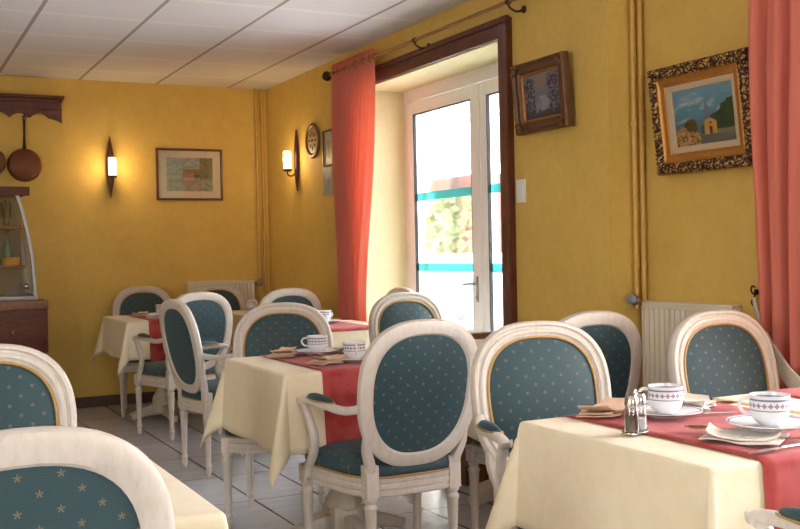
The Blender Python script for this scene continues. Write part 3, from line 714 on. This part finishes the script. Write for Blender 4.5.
picture_frame('frame', PW, PH, [(0, 0), (0, .035), (.008, .048), (.022, .054), (.040, .050), (.050, .040), (.050, 0)], ORNATE, pc, 48, lambda s, i: .006 * math.sin(s * 2 * PI / .021 + i * 130) if .005 < i < .045 else 0)
picture_frame('frame_inner_moulding', PW - .098, PH - .098, [(0, .010), (0, .040), (.006, .043), (.014, .036), (.030, .030), (.036, .032), (.040, .026), (.040, .008)], GILT, pc, 12, None, 'smooth gilt inner moulding')
picture_frame('linen_slip', PW - .176, PH - .176, [(0, .008), (0, .027), (.004, .029), (.026, .020), (.028, .010)], LINEN, pc, 8, None, 'cream linen slip')
canvas('canvas', PW - .226, PH - .226, chapel, pc, -.014, 150, 120); backing(PW, PH, pc)
hang(pc, (XN - .045, 3.437, 1.765), RW, 0)
pc.rotation_euler = (0, 0, RW); pc.matrix_world = Matrix.Translation((XN - .042, 3.345, 1.738)) @ Matrix.Rotation(RW, 4, 'Z') @ Matrix.Rotation(math.radians(6.5), 4, 'X')
# mount screw between it and the wall
# smaller winter landscape
def winter(u, v):
    n = fbm(u * 10, v * 10, 2); c = mx((.10, .16, .24), (.26, .22, .20), v) 
    c = mx(c, (.35, .22, .13), (.22 - math.hypot(u - .45, v - .8)) * 3)
    if v < .42: c = mx((.16, .18, .24), (.34, .34, .38), n)
    if abs(u - .45 - .15 * math.sin(v * 6)) < .12 * (1 - v) + .03 and v < .5: c = mx((.40, .38, .40), (.22, .26, .36), n)
    for cx, w in ((.12, .3), (.85, .3)):
        if abs(u - cx) < w * (.5 + .3 * n) and v < .95:
            k = fbm(u * 26, v * 26, 8); c = mx((.03, .025, .04), (.24, .22, .30), (k - .42) * 4)
    if v < .14 * n * 2: c = (.05, .05, .08)
    return c
ps = thing('framed_painting', 'small winter landscape in a brown carved frame, right of the glass door', 'painting')
SW_, SH_ = .445, .355
picture_frame('frame', SW_, SH_, [(0, 0), (0, .030), (.006, .042), (.016, .044), (.022, .034), (.030, .030), (.050, .036), (.056, .032), (.060, .020), (.060, 0)], BROWNGILT, ps, 30, lambda s, i: .0025 * math.sin(s * 2 * PI / .03 + i * 90) if .004 < i < .02 else 0)
picture_frame('frame_inner_moulding', SW_ - .118, SH_ - .118, [(0, .010), (0, .024), (.006, .024), (.010, .016), (.010, .01)], GILT, ps, 8, None, 'thin gilt inner edge')
for sx in (-1, 1):
    for sz in (-1, 1):
        bm = B()
        for q in range(9):
            a = q / 8 * PI / 2; cxx, czz = sx * (SW_ / 2 - .012 - .035 * math.sin(a)), sz * (SH_ / 2 - .012 - .035 * math.cos(a))
            bmesh.ops.create_uvsphere(bm, u_segments=8, v_segments=6, radius=.010 + .003 * (q % 2), matrix=Matrix.Translation((cxx, -.040, czz)))
        obj('corner_ornament', bm, BROWNGILT, ps)
canvas('canvas', SW_ - .13, SH_ - .13, winter, ps, -.012, 90, 72); backing(SW_, SH_, ps)
ps.matrix_world = Matrix.Translation((XR - .032, 4.262, 1.945)) @ Matrix.Rotation(RW, 4, 'Z') @ Matrix.Rotation(math.radians(4.5), 4, 'X')
# watercolour on the back wall
def water(u, v):
    n = fbm(u * 8, v * 8, 4); c = mx((.40, .38, .26), (.30, .34, .28), v)
    if v > .62: c = mx((.42, .42, .34), (.30, .36, .34), n)
    if .40 < v < .66 and u > .35: c = mx((.10, .12, .05), (.30, .22, .08), n)
    if u > .72 and v > .3: c = mx((.12, .10, .03), (.34, .26, .10), fbm(u * 20, v * 20, 6))
    if v < .35: c = mx((.24, .24, .15), (.42, .38, .25), fbm(u * 3, v * 24, 7))
    if .48 < u < .64 and .42 < v < .56 - abs(u - .56) * .8: c = (.42, .16, .07)
    if .58 < u < .70 and .42 < v < .50: c = (.06, .05, .05)
    return tuple(q * 1.35 for q in mx(c, (.05, .10, .08), .35 * (fbm(u * 14, v * 14, 11) > .55)))
pw = thing('framed_painting', 'landscape watercolour with cream mount in a thin brown frame on the back wall', 'painting')
picture_frame('frame', .555, .425, [(0, 0), (0, .018), (.003, .022), (.014, .022), (.018, .016), (.018, 0)], DARKWOOD, pw, 4)
bm = B(); box(bm, -.262, .262, -.010, -.002, -.197, .197); m = obj('mount', bm, MATW, pw, smooth=False); m['label'] = 'cream picture mount'
canvas('sheet', .385, .275, water, pw, -.0115, 90, 66)
bm = B(); box(bm, -.261, .261, -.0165, -.0145, -.196, .196); obj('glass', bm, GLASS, pw, smooth=False)
hang(pw, (2.325, YB - .001, 1.852), 0)
# small framed print and card by the curtain
def sketch(u, v):
    c = (.50, .46, .38)
    if abs(u - .5) < .16 and .2 < v < .75: c = mx((.12, .11, .10), (.40, .36, .30), fbm(u * 12, v * 12, 5))
    return c
pp = thing('framed_print', 'narrow dark-framed print on the side wall, half behind the coral curtain', 'picture')
picture_frame('frame', .20, .27, [(0, 0), (0, .016), (.010, .018), (.014, .012), (.014, 0)], DARKWOOD, pp, 3); canvas('sheet', .176, .246, sketch, pp, -.008, 30, 40)
hang(pp, (XR - .001, 7.06, 1.955), RW)
bm = B(); me = None
cdp = thing('picture_card', 'pale grey unframed picture card below the narrow print on the side wall', 'picture'); 
bm = B(); box(bm, -.085, .085, -.006, 0, -.105, .105, .001); obj('board', bm, MATW, cdp)
def card(u, v): return mx((.42, .42, .42), (.16, .17, .20), (fbm(u * 6, v * 6, 3) - .4) * 3 * (1 - 2 * abs(u - .5)) * (1 - abs(v - .55)))
canvas('sheet', .165, .205, card, cdp, -.0065, 30, 36); hang(cdp, (XR - .001, 7.10, 1.715), RW)
# round carved plaque
rp = thing('wall_plaque', 'round carved brown plaque on the side wall beside the right wall lamp', 'plaque')
def ylathe(bm, prof, seg=48):
    rings = [[Vector((r * math.cos(2 * PI * i / seg), -y, r * math.sin(2 * PI * i / seg))) for i in range(seg)] for r, y in prof]; loft(bm, rings)
bm = B(); ylathe(bm, [(.128, 0), (.135, .006), (.135, .014), (.128, .022), (.112, .022), (.106, .015), (.10, .012)]); obj('rim', bm, ROUNDW, rp)
bm = B(); ylathe(bm, [(.104, .010), (.09, .013), (.05, .015), (.002, .016)]); t = NT('plaque_centre_paint'); o_ = t.sep(t.coord()); t.set(t.mix(t.noise(t.coord(), 26, 4), (.30, .20, .08), (.52, .38, .18)), .5); obj('centre_disc', bm, t.m, rp)
bm = B()
for k in range(8):
    a = k * PI / 4; bmesh.ops.create_uvsphere(bm, u_segments=10, v_segments=6, radius=.012, matrix=Matrix.Translation((.055 * math.cos(a), -.014, .055 * math.sin(a))) @ Matrix.Rotation(-a, 4, 'Y') @ Matrix.Diagonal((1.8, .4, .7, 1)))
bmesh.ops.create_uvsphere(bm, u_segments=12, v_segments=8, radius=.014, matrix=Matrix.Translation((0, -.015, 0)) @ Matrix.Diagonal((1, .5, 1, 1)))
obj('carved_rosette', bm, BRONZE, rp)
hang(rp, (XR - .001, 7.36, 2.04), RW)

# ------------------------------------------------------------------ wall lamps
def sconce(loc, rz, label):
    s = thing('wall_lamp', label, 'wall lamp', loc, rz, 'spindle wall lamps'); s['group'] = 'spindle wall lamps'
    bm = B(); rings = []
    for k in range(25):
        t = k / 24; z = -.243 + .486 * t; w = .004 + .030 * math.sin(PI * t) ** 1.2; d = .006 + .010 * math.sin(PI * t)
        rings.append([Vector((w * math.cos(a), -.012 - .006 * math.sin(PI * t) + d * math.sin(a), z)) for a in [2 * PI * i / 14 for i in range(14)]])
    loft(bm, rings); obj('backplate', bm, DARKWOOD, s)
    bm = B(); tube(bm, spline([(0, -.02, -.10), (0, -.055, -.125), (0, -.088, -.115), (0, -.092, -.085)], 5), .006, 8, upv=Vector((1, 0, 0))); obj('bracket', bm, BRONZE, s)
    bm = B(); lathe(bm, [(0, -.088), (.030, -.088), (.036, -.080), (.036, -.072), (.028, -.068), (0, -.068)], 20, (0, -.092, 0)); obj('drip_cup', bm, BRONZE, s)
    bm = B(); lathe(bm, [(0, -.068), (.029, -.068), (.030, -.06), (.030, .065), (.028, .07), (0, .07)], 24, (0, -.092, 0)); obj('lamp_shade', bm, LAMP, s)
    l = bpy.data.lights.new('lamp_bulb', 'POINT'); l.energy = 2.2; l.color = (1, .66, .30); l.shadow_soft_size = .03
    lo = bpy.data.objects.new('lamp_bulb', l); C.objects.link(lo); lo.parent = s; lo.location = (0, -.15, .0)
    return s
sconce((1.682, YB - .001, 1.90), 0, 'lit spindle-shaped wall lamp on the back wall, left of the watercolour')
sconce((XR - .001, 7.70, 1.92), RW, 'lit spindle-shaped wall lamp on the side wall, left of the round plaque')

# light switch
sw = thing('light_switch', 'white light switch beside the dark door casing, below the winter landscape', 'switch')
bm = B(); box(bm, -.04, .04, -.010, 0, -.06, .06, .003); obj('switch_plate', bm, SWITCH, sw)
bm = B(); box(bm, -.022, .022, -.015, -.009, -.034, .034, .003); obj('rocker', bm, SWITCH, sw)
hang(sw, (XR - .0005, 4.525, 1.485), RW)

# ------------------------------------------------------------------ pipes and radiators
def riser(x, y, z0, z1, label, clips):
    p = thing('heating_pipe', label, 'pipe', (x, y, 0), 0, 'painted heating pipes')
    bm = B(); tube(bm, [(0, 0, z0), (0, 0, (z0 + z1) / 2), (0, 0, z1)], .0115, 14, upv=Vector((0, 1, 0))); obj('pipe_run', bm, PIPEP, p)
    for z in clips:
        bm = B(); lathe(bm, [(.0115, -.012), (.016, -.012), (.017, 0), (.016, .012), (.0115, .012)], 14, (0, 0, z)); box(bm, -.006, .006, 0, .028, z - .005, z + .005); obj('pipe_clip', bm, PIPEP, p)
riser(3.125, YP - .030, .93, H, 'left ochre-painted pipe of the pair beside the chapel painting', (1.75, 1.10))
riser(3.168, YP - .030, .0, H, 'right ochre-painted pipe of the pair beside the chapel painting', (1.75, 1.10))
riser(2.905, YB - .030, .93, H, 'left ochre-painted pipe of the pair in the far corner', (2.3, 1.3))
riser(2.955, YB - .030, .0, H, 'right ochre-painted pipe of the pair in the far corner', (2.3, 1.3))
def radiator(L, Hh, loc, rz, label, group='panel radiators'):
    r = thing('radiator', label, 'radiator', loc, rz, group)
    bm = B(); n = int(L / .0165); top = Hh
    ys = []
    for k in range(n + 1):
        x = -L / 2 + L * k / n; ys.append((x, -.060 if k % 2 else -.052))
    rings = [[Vector((x, y, z)) for x, y in ys] for z in (.03, top - .03)]
    loft(bm, rings, closed=False, cap=False); box(bm, -L / 2, L / 2, -.062, -.050, top - .032, top - .006, .004); box(bm, -L / 2, L / 2, -.062, -.050, .0, .032, .004)
    obj('front_panel', bm, RADW, r)
    bm = B(); box(bm, -L / 2 + .003, L / 2 - .003, -.045, -.012, .01, top - .012, .003); obj('convector', bm, RADW, r)
    bm = B(); box(bm, -L / 2 - .004, L / 2 + .004, -.063, -.006, top - .012, top, .003)
    obj('top_grille', bm, RADW, r)
    for sx in (-1, 1):
        bm = B(); box(bm, sx * L / 2 - .004, sx * L / 2 + .004, -.062, -.008, .0, top - .004, .002); obj('side_panel', bm, RADW, r)
    return r
rad = radiator(.56, .62, (XN - .001, 3.475, .315), RW, 'cream panel radiator below the chapel painting, right of the pipes')
rb = radiator(.56, .60, (2.56, YB - .001, .37), 0, 'small cream radiator on the back wall, left of the corner pipes')
def valve(bm, p0, d, L=.07):
    d = Vector(d).normalized(); p = Vector(p0); tube(bm, [p, p + d * L * .35, p + d * L * .4, p + d * L * .95, p + d * L], [.014, .016, .023, .023, .017], 16)
v = thing('radiator_valve', 'grey valve head on the pipe beside the radiator under the chapel painting', 'valve')
bm = B(); valve(bm, (3.128, 3.775, .935), (-.85, -.5, .15), .085); obj('valve_head', bm, GREYM, v)
bm = B(); tube(bm, [(3.125, 3.775, .90), (3.125, 3.775, .97)], .014, 12, upv=Vector((0, 1, 0))); tube(bm, [(3.128, 3.775, .915), (3.15, 3.765, .905)], .010, 10); obj('valve_body', bm, BRASS, v)
v = thing('radiator_valve', 'round knob valve on the right end of the radiator under the chapel painting', 'valve')
bm = B(); valve(bm, (3.165, 3.165, .885), (-1, 0, .0), .06); obj('valve_head', bm, RADW, v)
bm = B(); tube(bm, [(3.165, 3.165, .87), (3.165, 3.165, .15)], .009, 10, upv=Vector((0, 1, 0))); tube(bm, [(3.165, 3.165, .885), (3.165, 3.19, .885)], .011, 10); obj('valve_body', bm, BRASS, v)
v = thing('radiator_valve', 'dark valve head beside the small back wall radiator', 'valve')
bm = B(); valve(bm, (2.905, 8.40, .945), (-.4, -1, .1), .07); obj('valve_head', bm, GREYM, v)
bm = B(); tube(bm, [(2.905, 8.40, .91), (2.905, 8.40, .98)], .014, 12, upv=Vector((0, 1, 0))); tube(bm, [(2.90, 8.40, .935), (2.846, 8.40, .935)], .010, 10); obj('valve_body', bm, BRASS, v)

# ------------------------------------------------------------------ curtain rod, curtains, tie-back
rd = thing('curtain_rod', 'thin brass curtain rod with ornate finial above the dark door casing', 'curtain rod', (2.905, 5.55, 2.445))
bm = B(); tube(bm, [(0, -1.25, 0), (0, 0, 0), (0, 1.25, 0)], .0105, 12); obj('rod', bm, BRASS, rd)
bm = B()
tube(bm, [(0, 1.24, 0), (0, 1.255, 0), (0, 1.262, 0), (0, 1.28, 0), (0, 1.30, 0), (0, 1.318, 0), (0, 1.328, 0), (0, 1.345, 0), (0, 1.36, 0)], [.012, .02, .012, .026, .036, .028, .014, .020, .004], 16)
obj('finial', bm, BRONZE, rd)
for y in (-1.08, -.05, 1.15):
    bm = B(); tube(bm, spline([(.098, y, -.03), (.05, y, -.045), (.01, y, -.03), (0, y, -.012)], 5), .006, 8, upv=Vector((0, 1, 0))); tube(bm, [(.0, y - .010, 0), (0, y + .010, 0)], .015, 12); tube(bm, [(.097, y, -.03), (.09, y, -.03)], .02, 12); obj('bracket', bm, BRONZE, rd)
for k, y in enumerate((.50, .56, .66, .80, .95, 1.08, 1.2)):
    bm = B(); tube(bm, [(.022 * math.cos(a), y, -.004 + .022 * math.sin(a)) for a in [2 * PI * i / 16 for i in range(16)]], .0032, 6, True, Vector((0, 1, 0))); obj('ring', bm, BRASS, rd)
def curtain(y0, y1, x, ztop, zbot, waist, wz, folds, amp, label, seed, yc):
    rnd = random.Random(seed); ph = [rnd.uniform(0, 6) for _ in range(6)]; bm = B(); NY, NZ = 150, 46; G = []
    for j in range(NZ + 1):
        t = j / NZ; z = ztop + (zbot - ztop) * t; row = []
        if z > wz: k = ((ztop - z) / (ztop - wz)); s = 1 + (waist - 1) * (k * k * (3 - 2 * k)) ** 1.3
        else: k = (wz - z) / (wz - zbot); s = waist + (min(1, waist * 1.3) - waist) * k
        for i in range(NY + 1):
            u = i / NY; y = yc + (y0 + (y1 - y0) * u - yc) * s
            a = amp * (.45 + .75 * min(1, t * 3)) * (1 + .3 * (1 - s)); w = math.sin(2 * PI * folds * u + ph[0] + .5 * math.sin(3 * u + ph[1] + 2.0 * t)) + .35 * math.sin(2 * PI * folds * 1.9 * u + ph[2] + t)
            row.append(bm.verts.new((x + a * w, y + .006 * math.sin(9 * t + 12 * u), z + (.010 * math.sin(2 * PI * folds * u) if j == 0 else 0))))
        G.append(row)
    for j in range(NZ):
        for i in range(NY): bm.faces.new((G[j][i], G[j][i + 1], G[j + 1][i + 1], G[j + 1][i]))
    o = obj('curtain', bm, CURTAIN, ang=80); m = o.modifiers.new('thick', 'SOLIDIFY'); m.thickness = .002
    return tag(o, label, 'curtain', 'coral curtains')
curtain(6.08, 6.78, 2.905, 2.50, .05, .56, .80, 11, .019, 'coral curtain hanging from the brass rod, left of the glass door', 3, 6.62)
curtain(2.10, 3.00, 3.085, 2.53, .05, .80, .58, 8, .028, 'coral curtain at the right edge of the photo, beside the chapel painting', 5, 2.86)
rd2 = thing('curtain_rod', 'brass curtain rod of the right-hand window, outside the photo above the right coral curtain', 'curtain rod', (3.085, 1.3, 2.545))
bm = B(); tube(bm, [(0, -1.4, 0), (0, 0, 0), (0, 1.88, 0)], .0105, 12); obj('rod', bm, BRASS, rd2)
for y in (-1.2, 1.7):
    bm = B(); tube(bm, [(.115, y, -.02), (0, y, -.008)], .006, 8); obj('bracket', bm, BRONZE, rd2)
BAND = simple('cream_tieback_cloth', (.74, .64, .52), .7, 0, .06, 80)
tb = thing('curtain_tieback', 'cream cloth tie-back looping from a wall hook under the right coral curtain', 'tie-back')
pts = spline([(3.180, 3.115, .950), (3.10, 2.99, .835), (3.04, 2.852, .731), (3.00, 2.722, .654), (2.99, 2.58, .613), (3.0, 2.45, .60), (3.05, 2.30, .64), (3.185, 2.20, .75)], 6)
bm = B(); n = len(pts); sweep(bm, pts, [.012 for _ in pts], [.055 + .03 * math.sin(PI * k / (n - 1)) for k in range(n)], 12, upv=Vector((0, .15, 1)), sq=4); obj('band', bm, BAND, tb)
hk = thing('wall_hook', 'small black hook on the wall holding the cream tie-back', 'hook', (XN - .002, 3.115, .97))
bm = B(); tube(bm, spline([(0, 0, .02), (-.022, 0, .015), (-.032, 0, .03), (-.026, 0, .045), (-.012, 0, .04)], 5), .0035, 8, upv=Vector((0, 1, 0))); tube(bm, [(0, 0, .02), (-.006, 0, .02)], .012, 12); tube(bm, spline([(-.006, 0, .02), (-.02, 0, -.005), (-.030, 0, -.02), (-.022, 0, -.035)], 4), .0035, 8, upv=Vector((0, 1, 0))); obj('hook_body', bm, IRON, hk)

# ------------------------------------------------------------------ brown wooden stand glimpsed in the middle
st = thing('plant_stand', 'narrow brown wooden stand glimpsed between the central and the teal armchairs', 'stand', (2.70, 4.60, 0), .1)
bm = B(); box(bm, -.10, .10, -.10, .10, .73, .765, .005); box(bm, -.085, .085, -.085, .085, .70, .73, .004); obj('top', bm, MIDWOOD, st)
bm = B(); box(bm, -.07, .07, -.07, .07, .10, .70, .004)
for k in range(5):
    x = -.055 + .0275 * k; tube(bm, [(x, -.070, .14), (x, -.070, .66)], .007, 8, upv=Vector((0, 1, 0)))
obj('column', bm, MIDWOOD, st)
bm = B(); box(bm, -.10, .10, -.10, .10, 0, .10, .006); obj('base', bm, MIDWOOD, st)

# ------------------------------------------------------------------ display cabinet at the left
cb = thing('display_cabinet', 'dark wooden counter cabinet with a curved-glass display case at the left edge', 'cabinet', (0, 0, 0))
bm = B(); box(bm, .15, 1.085, 7.87, 8.40, 0, .50, .006); box(bm, .15, 1.10, 7.86, 8.40, .50, .82, .006); obj('body', bm, CABWOOD, cb)
bm = B(); box(bm, .13, 1.105, 7.84, 8.41, .82, .885, .008); obj('worktop', bm, MIDWOOD, cb)
for x0, x1 in ((.17, .60), (.64, 1.07)):
    bm = B(); box(bm, x0, x1, 7.845, 7.862, .53, .79, .005); d = obj('drawer', bm, CABWOOD, cb)
    bm = B(); bmesh.ops.create_uvsphere(bm, u_segments=12, v_segments=8, radius=.014, matrix=Matrix.Translation(((x0 + x1) / 2, 7.833, .66))); obj('knob', bm, BRASS, d)
    bm = B(); box(bm, x0, x1, 7.855, 7.872, .06, .46, .005); obj('cupboard_door', bm, CABWOOD, cb)
cs = thing('display_case', 'glass display case with curved white edge holding bottles, on the dark cabinet', 'display case', (0, 0, .886))
def prof(t): # curved front edge in x, t = height 0..1
    return 1.035 - .10 * t ** 2.2 - .01 * t
bm = B(); box(bm, .18, .99, 7.90, 8.40, .765, .815, .005); box(bm, .18, 1.0, 7.885, 7.91, .755, .82, .004); obj('top_board', bm, CABWOOD, cs)
bm = B(); box(bm, .18, 1.04, 7.90, 8.40, 0, .03, .003); obj('base_plate', bm, ALU, cs)
for y in (7.905, 8.385):
    bm = B(); sweep(bm, [(prof(k / 16) - .012, y, .03 + .735 * k / 16) for k in range(17)], .018, .026, 10, upv=Vector((1, 0, 0)), sq=5); obj('curved_edge', bm, ALU, cs)
bm = B(); rings = [[Vector((prof(k / 16) + dx, y, .03 + .735 * k / 16)) for k in range(17)] for y, dx in ((7.915, -.008), (8.375, -.008))]; loft(bm, rings, closed=False, cap=False); o = obj('curved_glass', bm, GLASS, cs); m = o.modifiers.new('thick', 'SOLIDIFY'); m.thickness = .004
bm = B(); V = [bm.verts.new(p) for p in [Vector((.20, 7.905, .03))] + [Vector((prof(k / 16) - .02, 7.905, .03 + .73 * k / 16)) for k in range(17)] + [Vector((.20, 7.905, .76))]]; bm.faces.new(V); o = obj('side_glass', bm, GLASS, cs, smooth=False); m = o.modifiers.new('thick', 'SOLIDIFY'); m.thickness = .004
CASEB = simple('grey_case_liner', (.17, .145, .12), .5, 0, .08, 10)
bm = B(); box(bm, .20, .99, 8.375, 8.39, .03, .765); obj('back_panel', bm, CASEB, cs, smooth=False)
for z in (.23, .52):
    bm = B(); box(bm, .21, prof(z / .77) - .06, 7.93, 8.36, z, z + .022, .003); obj('shelf', bm, CABWOOD, cs)
SLOT = simple('dark_vent_slot', (.03, .025, .02), .8, 0, .1, 20)
for zc, h2 in ((.67, .055), (.34, .05)):
    for k in range(8):
        bm = B(); x = .70 + .03 * k; box(bm, x, x + .014, 8.369, 8.376, zc - h2, zc + h2, .002); obj('vent_slot', bm, SLOT, cs)
bm = B(); bmesh.ops.create_uvsphere(bm, u_segments=16, v_segments=10, radius=.022, matrix=Matrix.Translation((.965, 7.93, .10))); obj('lock_knob', bm, STEEL, cs)
def bottle(x, y, z, s, mat, label, hh=.30):
    b = thing('bottle', label, 'bottle', (x, y, z), 0, 'bottles in the display case')
    bm = B(); lathe(bm, [(0, 0), (.036 * s, 0), (.038 * s, .008), (.038 * s, hh * .55), (.030 * s, hh * .66), (.014 * s, hh * .78), (.013 * s, hh * .93), (.016 * s, hh * .94), (.016 * s, hh), (0, hh)], 24); obj('bottle_body', bm, mat, b)
    bm = B(); lathe(bm, [(.0165 * s, hh * .93), (.0175 * s, hh * .94), (.0175 * s, hh * 1.02), (0, hh * 1.025)], 16); obj('cap', bm, BRONZE, b)
DKB = simple('dark_bottle_glass', (.05, .035, .03), .1, 0, .1, 10)
bottle(.875, 8.18, .886 + .253, 1.0, BOTTLE, 'blue-green bottle on the lower shelf of the display case', .255)
bottle(.79, 8.10, .886 + .253, .8, BOTTLE, 'thinner blue-green bottle at the left edge, behind the display case glass', .23)
bottle(.86, 8.10, .886 + .543, .6, DKB, 'dark small bottle on the upper shelf of the display case', .19)
ORG = simple('orange_pot_glaze', (.62, .26, .05), .4, 0, .1, 20)
bm = B(); lathe(bm, [(0, 0), (.055, 0), (.062, .03), (.062, .055), (.058, .06), (.05, .05), (0, .045)], 28); o = obj('dish', bm, ORG, loc=(.875, 8.02, .886 + .253)); tag(o, 'orange round dish at the foot of the blue-green bottle in the display case', 'dish')

# ------------------------------------------------------------------ pan rack
rk = thing('pan_rack', 'dark wooden wall rack with scalloped lower edge above the display case', 'rack', (0, 0, 0))
bm = B(); N = 90; X0, X1 = .10, 1.315; top = 2.42
def scal(x):
    s = (X1 - x); e = .40; k = (s % e) / e
    if s < .09: return 2.235 + .10 * (s / .09) ** .5 * .35
    return 2.262 + .045 * abs(math.sin(PI * (s - .09) / .145)) ** .7 if (s - .09) % .29 < .145 * 2 else 2.25
lo = [(X0 + (X1 - X0) * k / N) for k in range(N + 1)]
rings = [[Vector((x, YB - .035, scal(x))), Vector((x, YB - .035, top)), Vector((x, YB - .001, top)), Vector((x, YB - .001, scal(x)))] for x in lo]
loft(bm, rings); obj('scalloped_board', bm, DARKWOOD, rk, ang=30)
bm = B(); box(bm, X0, X1 + .02, YB - .075, YB - .001, top, top + .022, .005); box(bm, X0, X1 + .008, YB - .055, YB - .001, top - .028, top, .006); box(bm, X0, X1 + .003, YB - .043, YB - .03, 2.335, 2.345, .002); obj('cornice', bm, DARKWOOD, rk)
for x in (1.035, .79):
    bm = B(); tube(bm, spline([(x, YB - .035, 2.27), (x, YB - .06, 2.262), (x, YB - .07, 2.275), (x, YB - .066, 2.29)], 4), .004, 8, upv=Vector((1, 0, 0))); obj('hook', bm, IRON, rk)
def pan(x, zc, r, label):
    p = thing('copper_pan', label, 'pan', (x, YB - .036, zc), 0, 'copper pans on the rack')
    bm = B(); rings = []
    for rr, y in ((.01, -.038), (r * .82, -.036), (r * .90, -.030), (r, .024), (r, .028), (r * .97, .028), (r * .86, -.024), (.01, -.028)):
        rings.append([Vector((rr * math.cos(a), y, rr * math.sin(a))) for a in [2 * PI * i / 40 for i in range(40)]])
    loft(bm, rings); obj('pan_bowl', bm, COPPER, p)
    bm = B(); L = 2.262 - zc; sweep(bm, [(0, .015, r * .9), (0, .008, r + .03), (0, -.005, r + .10), (0, -.018, L - .03), (0, -.022, L - .008)], [.030, .022, .017, .020, .026], .006, 10, upv=Vector((0, 1, 0)), sq=4)
    tube(bm, [(.013 * math.cos(a), -.022, L + .002 + .013 * math.sin(a)) for a in [2 * PI * i / 16 for i in range(16)]], .004, 6, True, Vector((0, 1, 0))); obj('pan_handle', bm, IRON, p)
pan(1.035, 1.905, .128, 'round copper pan hanging by its black handle from the wooden rack, right one')
pan(.79, 1.925, .112, 'copper pan at the left edge, only its rim in view, hanging from the rack')
